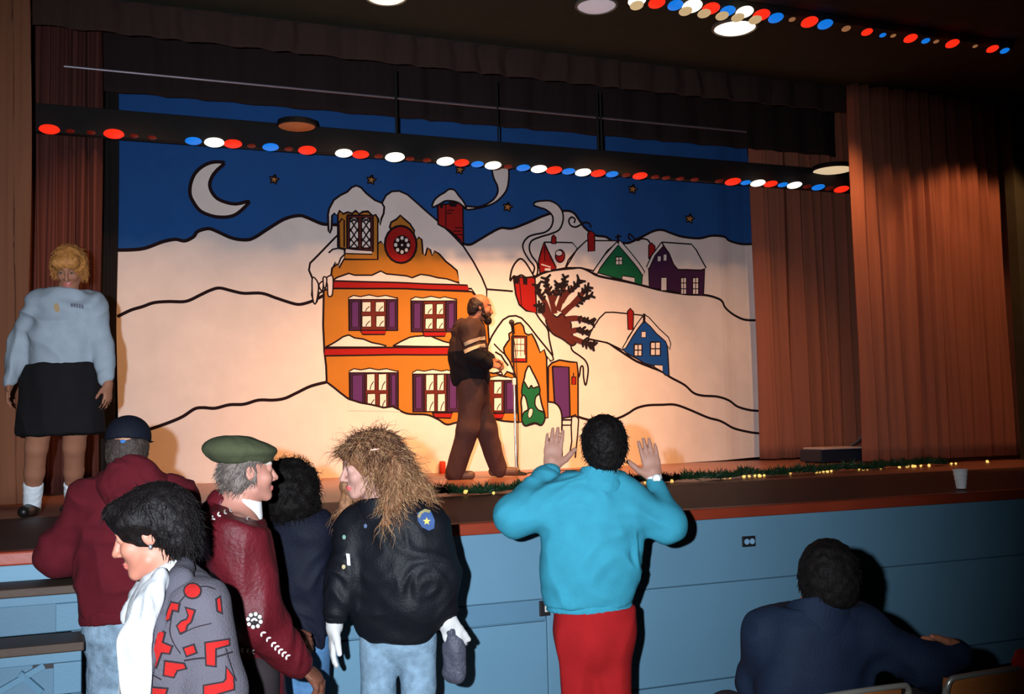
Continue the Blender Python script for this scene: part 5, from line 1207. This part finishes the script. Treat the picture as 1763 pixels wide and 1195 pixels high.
sdf_obj('beard', [cone(L(-.055, .03, -.06), L(0, .085, -.1), .025, .03, None, .02), cone(L(.055, .03, -.06), L(0, .085, -.1), .025, .03, None, .02), cone(L(-.025, .1, -.052), L(.025, .1, -.052), .009, .009, None, .01), ell(L(0, .08, -.115), (.035, .03, .03), ax, .02)], .007, m_hw, R_, rough=.005, rscale=60)
for a_, d_ in ((ar, bf), (al, dirv(1, .05, -.05))): sdf_obj('shoe', foot_prims(a_, d_, 1.05, .009), .010, mat('shoe_brown', srgb(110, 78, 60), .5), R_)

# ================================================================== lights above, things on and before the stage
def lamp_mat(c, k=1.0):
    col = dict(R=(255, 44, 22), W=(255, 250, 228), B=(16, 120, 225), D=(150, 40, 28), T=(214, 150, 100))[c]
    st = dict(R=1.0, W=1.6, B=0.9, D=0.12, T=0.35)[c] * k
    return mat('lamp_%s_%.2f' % (c, k), tuple(x * .5 for x in srgb(*col)), 0.4, emit=st, emit_col=srgb(*col), var=0.03)
LAMP_WORD = dict(R='red lamp lens', W='white lamp lens', B='blue lamp lens', D='unlit red lamp lens', T='dim cream lamp lens')
_lens = {}
def lens_mesh(c, k=1.0):
    if (c, k) not in _lens:
        o = MB().lathe([(.001, .20), (.30, .19), (.62, .13), (.88, .03), (1.0, -.06), (.95, -.16), (.6, -.2), (.001, -.2)], (0, 0, 0), (0, 0, -1), 20, False).build('lamp_lens', lamp_mat(c, k), None, True)
        _lens[(c, k)] = o.data; bpy.data.objects.remove(o)
    return _lens[(c, k)]
def add_lens(parent, px, py, Y, w, c, k=1.0, tilt=0.2):
    p = PY(px, py, Y); d = (p - CAM).dot(FWD); r = w * d / F / 2
    o = bpy.data.objects.new('lamp_lens', lens_mesh(c, k)); COL.objects.link(o); o.parent = parent
    o.location = p - root_loc(parent); o.scale = (r, r, r); o.rotation_euler = (-tilt, 0, 0); o['label'] = LAMP_WORD[c]
    return o
# ---- lamp batten hanging behind the valance
YL = 9.1
x0, x1 = PY(50, 240, YL).x, PY(1466, 300, YL).x
zt, zb = PY(680, 229, YL).z, PY(680, 274, YL).z
bat = empty('lamp_batten', ((x0 + x1) / 2, YL, zb), 'long black batten of red white and blue lamps hanging across the painted sky', 'stage lights')
MB().box((x0, YL - .01, zb + .01), (x1, YL + .07, zt), .006).build('housing', mat('batten_black', srgb(20, 16, 16), .8), bat)
row = [(85, 'R', 34), (196, 'R', 34), (333, 'B', 28), (369, 'W', 34), (401, 'R', 31), (466, 'B', 28), (529, 'R', 31), (592, 'W', 30), (621, 'R', 29), (680, 'W', 34), (767, 'W', 31), (795, 'R', 26), (822, 'B', 22), (849, 'W', 29), (901, 'B', 24), (928, 'W', 28), (954, 'R', 28), (979, 'B', 23), (1004, 'W', 28), (1030, 'R', 26), (1054, 'B', 22), (1102, 'R', 26), (1262, 'R', 28), (1284, 'B', 18), (1305, 'W', 26), (1327, 'R', 24), (1348, 'B', 18), (1368, 'W', 26), (1409, 'B', 23), (1449, 'R', 26)]
row += [(x, 'D', 15) for x in (121, 157, 231, 262, 433, 497, 652, 706, 735, 875, 1078, 1128, 1147, 1171, 1196, 1238, 1390, 1428)]
ky = [(85, 224), (196, 232), (333, 244), (401, 249), (529, 260), (680, 272), (849, 286), (1004, 298), (1102, 304), (1262, 314), (1368, 320), (1449, 327)]
for x, c, w in row:
    y = float(np.interp(x, *zip(*ky))); add_lens(bat, x, y, YL - .045, w, c)
for x in (683, 858, 1030, 1036):
    a, b = PY(x, 229 + (x - 680) * .075, YL + .03), PY(x, 168 + (x - 680) * .1, YL + .03)
    MB().tube([a - ZU * .05, Vector((a.x, a.y, b.z + .25))], .013 if x != 858 else .008, 8).build('hanger_rod', m_black, bat)
pa_, pb_ = PY(110, 114, YL + .09), PY(1285, 224, YL + .09)
MB().tube([pa_, Vector((pb_.x, pa_.y, pa_.z))], .011, 8).build('pipe', mat('pipe_grey', srgb(120, 112, 122), .4, metal=.5), bat)
# ---- second batten in the ceiling, nearer the hall
YT = 6.7
c0, c1 = PY(1070, 0, YT), PY(1750, 90, YT)
top = empty('lamp_batten', ((c0.x + c1.x) / 2, YT, c0.z), 'row of red white and blue lamps set under the ceiling in front of the valance', 'stage lights')
MB().box((c0.x, YT + .02, PY(1394, 30, YT).z), (c1.x, YT + .2, ZC - .004), .006).build('housing', mat('batten_olive', srgb(40, 40, 30), .9), top)
for x, y, c, w in [(1097, 2, 'W', 32), (1131, 6, 'R', 30), (1163, 10, 'B', 28), (1192, 12, 'W', 36), (1224, 16, 'R', 32), (1253, 20, 'B', 28), (1282, 22, 'W', 32), (1311, 27, 'R', 31), (1336, 32, 'B', 27), (1364, 34, 'T', 12), (1394, 39, 'R', 30), (1421, 43, 'B', 27), (1457, 50, 'T', 16), (1493, 56, 'R', 20), (1520, 61, 'B', 12), (1538, 62, 'T', 10), (1568, 67, 'R', 24), (1594, 71, 'B', 15), (1612, 72, 'T', 10), (1640, 76, 'R', 24), (1679, 80, 'T', 9), (1709, 85, 'R', 21), (1730, 88, 'B', 16)]:
    add_lens(top, x, y, YT - .03, w, c, 1.0, .30)
for x, y in [(1096, 8), (1180, 18), (1212, 22), (1243, 26), (1270, 29), (1300, 33)]:
    p = PY(x, y, YT - .09); MB().lathe([(.045, 0), (.052, .006), (.05, .012), (.04, .012), (.001, .009)], p, (0, -.3, -1), 16).build('lamp_rim', mat('rim_cream_glow', srgb(236, 214, 168), .4, emit=.5, emit_col=srgb(236, 206, 150)), top)  # lamp reflection on the cream rims put in as a glow
# ---- ceiling lights
def ceiling_light(px, py, rad, strength, col, label, off=0.0):
    p = PZ(px, py, ZC - .02 - off)
    e = empty('ceiling_light', p, label, 'light')
    MB().lathe([(rad * 1.12, .02 + off), (rad * 1.14, .0), (rad * 1.06, -.012), (rad * 1.0, -.006)], p, ZU, 28, False).build('trim_ring', mat('trim_ring_grey', srgb(120, 116, 104), .5), e)
    MB().lathe([(.001, -.035), (rad * .5, -.03), (rad * .85, -.016), (rad * 1.0, -.002), (.001, 0)], p, ZU, 28).build('diffuser', mat('diffuser_%d' % px, tuple(.4 * c for c in col), .5, emit=strength, emit_col=col), e, True)
    return e
ceiling_light(1265, 48, .17, 2.2, srgb(255, 240, 214), 'bright round ceiling light below the row of coloured lamps')
ceiling_light(1027, 10, .15, .42, srgb(222, 206, 216), 'dim greyish round ceiling light nearer the middle of the valance')
ceiling_light(665, -6, .15, 1.6, srgb(255, 226, 200), 'round ceiling light cut off by the top edge of the picture')
def beam_light(px, py, w, st, col, label):
    p = PY(px, py, YL - .16); r = w * (p - CAM).dot(FWD) / F / 2
    e = empty('beam_light', p, label, 'light')
    MB().lathe([(r * 1.05, .05), (r * 1.1, .01), (r * 1.02, 0)], p, ZU, 24, False).build('lamp_can', m_black, e)
    MB().tube([p + ZU * .04, p + Vector((0, .2, .05))], .014, 8).build('bracket', m_black, e)
    MB().lathe([(.001, -.02), (r * .6, -.014), (r, .004), (.001, .008)], p, ZU, 24).build('diffuser', mat('beam_diffuser_%d' % px, tuple(.4 * c for c in col), .5, emit=st, emit_col=col), e, True)
beam_light(511, 219, 62, .16, srgb(226, 130, 76), 'dull orange disc lamp on the black batten above the dormer roof')
beam_light(1434, 294, 66, .75, srgb(240, 214, 170), 'cream disc lamp on the black batten next to the wide front curtain')

# ---- steps up to the stage
XR = PY(141, 1050, 4.6).x; XL = XR - 1.7
y0 = YF - .035
z1 = PY(60, 998, y0).z; y1 = PZ(60, 1011, z1).y; z2 = PY(60, 1093, y1).z; y2 = PZ(60, 1111, z2).y
z3 = z2 - .2; y3 = y2 - .26
m_sta, m_stb = mat('blue_step_paint', srgb(72, 106, 126), .55, .06, 90, var=.06, vscale=2.5), mat('blue_step_paint_dull', srgb(64, 95, 114), .55, .06, 90, var=.06, vscale=2.5)
st = empty('stage_steps', ((XL + XR) / 2, (y0 + y3) / 2, 0), 'blue painted wooden steps with brown treads leading up to the stage', 'steps')
tops = [(y0, y1, z1), (y1, y2, z2), (y2, y3, z3)]
prev_top = ZS - .06
for i_, (ya, yb, zz) in enumerate(tops):
    MB().box((XL, yb - .02, zz - .035), (XR + .01, ya, zz), .005).build('tread', m_tread, st)
    lo_z = tops[i_ + 1][2] if i_ < 2 else 0.0
    MB().box((XL, yb + .012, lo_z), (XR, yb + .04, zz - .036), .003).build('riser', m_stb, st)
    h_ = zz - .036 - lo_z
    MB().box((XL, yb, lo_z + h_ * .76), (XR, yb + .012, zz - .037), .003).build('riser_rail', m_sta, st)
    MB().box((XR - .10, yb, lo_z + .004), (XR, yb + .012, lo_z + h_ * .75), .003).build('riser_stile', m_sta, st)
    MB().box((XL + .0, yb + .03, .0), (XL + .04, ya, zz - .037)).build('side_panel', m_sta, st)
    MB().box((XR - .04, yb + .042, .0), (XR, ya, zz - .037)).build('side_panel', m_stb, st)
    if i_ == 1:
        for a_, b_ in (((PY(-20, 1190, yb).x, lo_z + .02), (PY(76, 1128, yb).x, zz - .08)), ((PY(34, 1166, yb).x, lo_z + .1), (PY(72, 1196, yb).x, lo_z + .02))):
            MB().tube([Vector((a_[0], yb + .006, a_[1])), Vector((b_[0], yb + .006, b_[1]))], .016, 4).build('brace', m_sta, st)
        MB().box((PY(56, 1150, yb).x, yb + .004, PY(80, 1152, yb).z), (PY(112, 1150, yb).x, yb + .014, PY(80, 1143, yb).z)).build('hand_slot', m_black, st)

# ---- sockets on the stage front
def socket(px, py, w, h, label, kind):
    Yp = YF - .001 if py < 1000 else YF + .011
    p = PY(px, py, Yp); d = (p - CAM).dot(FWD); hw, hh = w * d / F / 2, h * d / F / 2
    e = empty('wall_socket', p, label, 'socket')
    MB().box((p.x - hw, Yp - .012, p.z - hh), (p.x + hw, Yp, p.z + hh), .003).build('plate', mat('socket_black', srgb(28, 24, 26), .5), e)
    if kind == 2:
        for k in (-1, 1): MB().lathe([(hh * .55, 0), (hh * .55, .004), (.001, .004)], p + Vector((k * hw * .42, -.012, 0)), (0, -1, 0), 18).build('outlet_face', mat('outlet_blue', srgb(120, 160, 190), .5), e)
    else:
        MB().box((p.x - hw * .1, Yp - .018, p.z - hh * .45), (p.x + hw * .6, Yp - .012, p.z + hh * .4), .001).build('switch', mat('switch_white', srgb(200, 196, 186), .4), e)
socket(1288, 932, 26, 18, 'black double socket plate on the blue stage front, clear of everyone', 2)
socket(937, 1047, 20, 26, 'black switch box on the stage front beside the turquoise sweater', 1)

# ---- garland with small glowing gold bits along the apron
g0, g1 = PZ(735, 858, ZS), PZ(1625, 801, ZS)
gar = empty('garland', (g0 + g1) / 2, 'long dark green tinsel garland with little glowing gold bits lying across the stage', 'garland')
def gpt(t):
    p = g0.lerp(g1, t); return Vector((p.x, p.y + .03 * math.sin(t * 37) + .02 * math.sin(t * 83), ZS + .025 + .008 * math.sin(t * 61)))
MB().tube([gpt(k / 90) for k in range(91)], .008, 6).build('cord', mat('garland_cord', srgb(30, 44, 26), .8), gar)
rg = np.random.default_rng(5); n = 9000
tt = rg.random(n); C = np.array([A3(gpt(t)) for t in tt]); D = rg.normal(0, 1, (n, 3)); D[:, 2] = np.abs(D[:, 2]) * .8 - .12; D /= np.linalg.norm(D, axis=1, keepdims=True)
Ln = rg.uniform(.03, .085, n) * (0.75 + .5 * np.abs(np.sin(tt * 55)))
S = np.cross(D, rg.normal(0, 1, (n, 3))); S /= np.linalg.norm(S, axis=1, keepdims=True)
B = C + D * Ln[:, None]; B[:, 2] = np.maximum(B[:, 2], ZS + .003); C[:, 2] = np.maximum(C[:, 2], ZS + .004)
V = np.stack([C - S * .002, C + S * .002, (C + B) / 2 + S * .006, B, (C + B) / 2 - S * .006], 1).reshape(-1, 3)
ix = (np.arange(n) * 5)[:, None]
Q = np.concatenate([ix + np.array([[0, 1, 2, 4]]), ix + np.array([[4, 2, 3, 3]])]) if False else np.concatenate([ix + np.array([[0, 1, 2]]), ix + np.array([[0, 2, 4]]), ix + np.array([[4, 2, 3]])])
gm = from_arrays('needles', V, Q, mat('garland_green', srgb(34, 62, 36), .5, var=.4, vscale=30), gar, False); gm['kind'] = 'stuff'
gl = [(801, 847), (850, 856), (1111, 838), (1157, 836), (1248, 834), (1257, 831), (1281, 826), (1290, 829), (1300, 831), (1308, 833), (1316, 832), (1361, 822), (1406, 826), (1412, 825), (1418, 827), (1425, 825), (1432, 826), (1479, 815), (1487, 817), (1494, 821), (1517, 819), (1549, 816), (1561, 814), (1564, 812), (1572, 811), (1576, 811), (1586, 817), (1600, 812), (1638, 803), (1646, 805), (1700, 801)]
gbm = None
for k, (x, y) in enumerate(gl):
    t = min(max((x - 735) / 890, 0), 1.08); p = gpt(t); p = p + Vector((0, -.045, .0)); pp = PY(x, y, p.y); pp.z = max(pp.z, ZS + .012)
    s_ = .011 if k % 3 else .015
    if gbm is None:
        gbm = MB().lathe([(.001, -1), (.6, -.75), (1, 0), (.7, .7), (.3, 1.3), (.001, 1.4)], (0, 0, 0), ZU, 10).build('gold_bit', mat('glowing_gold', srgb(250, 200, 96), .3, emit=1.1, emit_col=srgb(255, 206, 110)), None, True); o = gbm
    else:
        o = bpy.data.objects.new('gold_bit', gbm.data); COL.objects.link(o)
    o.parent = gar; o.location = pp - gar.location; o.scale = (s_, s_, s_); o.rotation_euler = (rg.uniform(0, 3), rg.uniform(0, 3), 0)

# ---- foam cup on the stage edge
cp = PZ(1655, 842, ZS + .004); cup = empty('foam_cup', cp, 'white foam cup standing near the stage edge', 'cup')
MB().lathe([(.001, .004), (.030, .004), (.0445, .118), (.043, .118), (.0285, .008), (.001, .008)], cp, ZU, 28, False).build('cup_wall', mat('foam_white', srgb(242, 238, 234), .8, .1, 200), cup, True)
MB().lathe([(.0445, .116), (.048, .119), (.0485, .124), (.045, .127), (.043, .122)], cp, ZU, 28, False).build('rim', mat('foam_white', srgb(214, 204, 200), .8), cup, True)
for k in range(3): MB().lathe([(.0345 + .0042 * k, .03 + .03 * k), (.0362 + .0042 * k, .033 + .03 * k), (.0352 + .0042 * k, .037 + .03 * k)], cp, ZU, 28, False).build('ridge', mat('foam_white', srgb(214, 204, 200), .8), cup, True)

# ---- microphone stand
mp = PZ(889, 818, ZS); ms = empty('microphone_stand', mp, 'straight microphone stand beside the walking man', 'microphone')
chrome = mat('chrome', srgb(216, 212, 206), .22, metal=.85)
MB().lathe([(.001, 0), (.10, 0), (.105, .008), (.095, .02), (.04, .034), (.016, .05), (.001, .05)], mp, ZU, 28).build('base', m_black, ms, True)
tp = P(884, 553, (mp - CAM).dot(FWD)); H = tp.z - ZS; tilt = Vector((tp.x - mp.x, tp.y - mp.y, 0)) * 0
MB().tube([mp + ZU * .04, mp + ZU * .88], .0125, 12).build('lower_tube', chrome, ms, True)
MB().lathe([(.0125, 0), (.019, .006), (.019, .06), (.014, .07)], mp + ZU * .86, ZU, 14).build('clutch', mat('clutch_white', srgb(226, 224, 220), .35), ms, True)
MB().tube([mp + ZU * .88, mp + ZU * (H - .06)], .0085, 10).build('upper_tube', mat('tube_dark', srgb(48, 36, 34), .35, metal=.5), ms, True)
MB().lathe([(.009, 0), (.016, .01), (.016, .04), (.010, .05)], mp + ZU * (H - .09), ZU, 12).build('clip', m_black, ms, True)
ma = mp + ZU * (H - .06); md = Vector((-.35, -.6, .5)).normalized()
MB().lathe([(.012, -.07), (.014, .0), (.017, .06), (.017, .065)], ma, md, 16).build('microphone_body', m_black, ms, True)
MB().lathe([(.017, 0), (.025, .012), (.027, .028), (.02, .046), (.001, .052)], ma + md * .065, md, 16).build('microphone_grille', mat('grille', srgb(70, 66, 64), .4, .5, 900, metal=.6), ms, True)
cb = [mp + ZU * (H - .1), mp + Vector((.03, .01, H - .35)), mp + Vector((.035, .0, .7)), mp + Vector((.03, .01, .3)), mp + Vector((.06, .05, .03)), mp + Vector((.4, .3, .012)), mp + Vector((.9, .2, .012))]
MB().tube([Vector(p) for p in smooth(cb)], .0045, 6).build('cable', m_black, ms, True)

# ---- low case behind the curtain edge
c_ = PZ(1440, 796, ZS); bx_ = empty('equipment_case', c_, 'low dark case with a pale top standing by the inner curtain', 'case')
MB().box((c_.x - .30, c_.y - .14, ZS + .012), (c_.x + .30, c_.y + .22, ZS + .14), .01).build('case_body', mat('case_navy', srgb(26, 34, 50), .5), bx_)
MB().box((c_.x - .27, c_.y - .15, ZS + .141), (c_.x + .22, c_.y + .2, ZS + .163), .006).build('case_lid', mat('case_pale', srgb(196, 168, 160), .6), bx_)
for a in (-.24, .24):
    for b in (-.1, .18): MB().lathe([(.018, 0), (.02, .012)], (c_.x + a, c_.y + b, ZS), ZU, 10).build('case_foot', m_black, bx_)
MB().tube([Vector((c_.x + .2, c_.y, ZS + .17)), Vector((c_.x + .31, c_.y, ZS + .22)), Vector((c_.x + .40, c_.y + .02, ZS + .31))], .012, 8).build('bent_arm', mat('case_steel', srgb(130, 140, 150), .3, metal=.6), bx_)

# ---- tub and can by the walking man
b_ = PZ(818, 806, ZS); tub = empty('blue_tub', b_, 'small blue plastic tub on the stage floor behind the walking man', 'tub')
MB().lathe([(.001, 0), (.082, 0), (.09, .10), (.086, .10), (.079, .006), (.001, .006)], b_, ZU, 28, False).build('tub_wall', mat('tub_blue', srgb(36, 92, 160), .4), tub, True)
MB().lathe([(.088, .096), (.096, .1), (.096, .108), (.086, .106)], b_, ZU, 28, False).build('rim', mat('tub_rim', srgb(52, 112, 176), .4), tub, True)
MB().box((b_.x - .012, b_.y - .096, ZS + .03), (b_.x + .014, b_.y - .084, ZS + .055), .002).build('paper_label', mat('tub_label', srgb(220, 220, 220), .6), tub)
k_ = PZ(762, 815, ZS); can = empty('red_can', k_, 'small red can on the stage floor behind the heel of the walking man', 'can')
MB().lathe([(.028, 0), (.033, .008), (.033, .11), (.027, .122)], k_, ZU, 22).build('can_wall', mat('can_red', srgb(196, 58, 34), .4), can, True)
MB().lathe([(.027, .12), (.0285, .126), (.025, .126), (.024, .121), (.001, .121)], k_, ZU, 22, False).build('can_lid', chrome, can, True)

# ---- chairs at the lower right
m_ply = mat('chair_plywood', srgb(150, 88, 44), .45, .08, 60, var=.15, vscale=6, stretch=(1, 6, 6))
m_tube = mat('chair_steel', srgb(186, 180, 168), .3, metal=.7)
def chair(loc, label):
    e = empty('stacking_chair', loc, label, 'chair', 'plywood chairs in a row'); x, y = loc.x, loc.y; lean = .05
    for s_ in (-1, 1):
        X = x + s_ * .185
        MB().tube([Vector((X, y - .02, 0)), Vector((X, y + .02, .44)), Vector((X, y - .0, .64)), Vector((X, y - lean, .825))], .0115, 10).build('rear_leg', m_tube, e, True)
        MB().tube([Vector((X, y + .42, 0)), Vector((X, y + .40, .43))], .0115, 10).build('front_leg', m_tube, e, True)
        MB().tube([Vector((X, y + .02, .425)), Vector((X, y + .40, .425))], .010, 8).build('seat_rail', m_tube, e, True)
    MB().tube([Vector(p) for p in smooth([(x - .185, y - lean, .815), (x - .175, y - lean - .006, .845), (x - .13, y - lean - .008, .853), (x + .13, y - lean - .008, .853), (x + .175, y - lean - .006, .845), (x + .185, y - lean, .815)])], .009, 10).build('top_rail', m_tube, e, True)
    MB().box((x - .19, y + .02, .437), (x + .19, y + .42, .452), .006).build('seat', m_ply, e)
    bm = MB()
    n = 10; rows_ = []
    for t in range(2):
        for k in range(n + 1):
            u = k / n * 2 - 1; yy_ = y - .036 - .03 * (1 - u * u) + t * .012
            rows_.append([bm.bm.verts.new((x + u * .172, yy_ + (.0 if z_ else .045), .58 + z_ * .268)) for z_ in (0, 1)])
    for t in range(2):
        for k in range(n):
            a, b = rows_[t * (n + 1) + k], rows_[t * (n + 1) + k + 1]; bm.bm.faces.new((a[0], b[0], b[1], a[1]))
    for k in range(n):
        for z_ in (0, 1): a, b, c2, d2 = rows_[k][z_], rows_[k + 1][z_], rows_[n + 2 + k][z_], rows_[n + 1 + k][z_]; bm.bm.faces.new((a, b, c2, d2))
    for k in (0, n): a, b = rows_[k], rows_[n + 1 + k]; bm.bm.faces.new((a[0], a[1], b[1], b[0]))
    bm.build('backrest', m_ply, e, True)
    return e
ca = P(1480, 1181, 3.14); ca = Vector((ca.x, ca.y + .05, 0))
chair(ca, 'plywood backed steel chair the seated man is sitting on')
chair(ca + Vector((.52, 0, 0)), 'plywood backed steel chair with a red coat hanging on it')
chair(ca + Vector((-.52, 0, 0)), 'plywood backed steel chair mostly below the picture, near the red trousers')
# red coat over the far chair
cx_ = ca + Vector((.52 + .17, -.05, .85)); m_rc = cloth('red_coat', (196, 48, 30), .35, 160)
rc = sdf_obj('red_coat', [cone(cx_ + Vector((-.03, 0, .02)), cx_ + Vector((.22, .02, .03)), .035, .045, (Vector((0, 1, 0)), 1.0), .03), cone(cx_ + Vector((.06, -.045, .01)), cx_ + Vector((.09, -.06, -.45)), .06, .09, (Vector((0, 1, 0)), .4), .03), cone(cx_ + Vector((.18, -.045, .01)), cx_ + Vector((.2, -.06, -.4)), .07, .09, (Vector((0, 1, 0)), .4), .03)], .008, m_rc, None, folds=.012, fscale=12, fdir=ZU)
origin_to_base(rc); tag(rc, 'bright red coat draped over the end of a plywood chair back', 'coat')
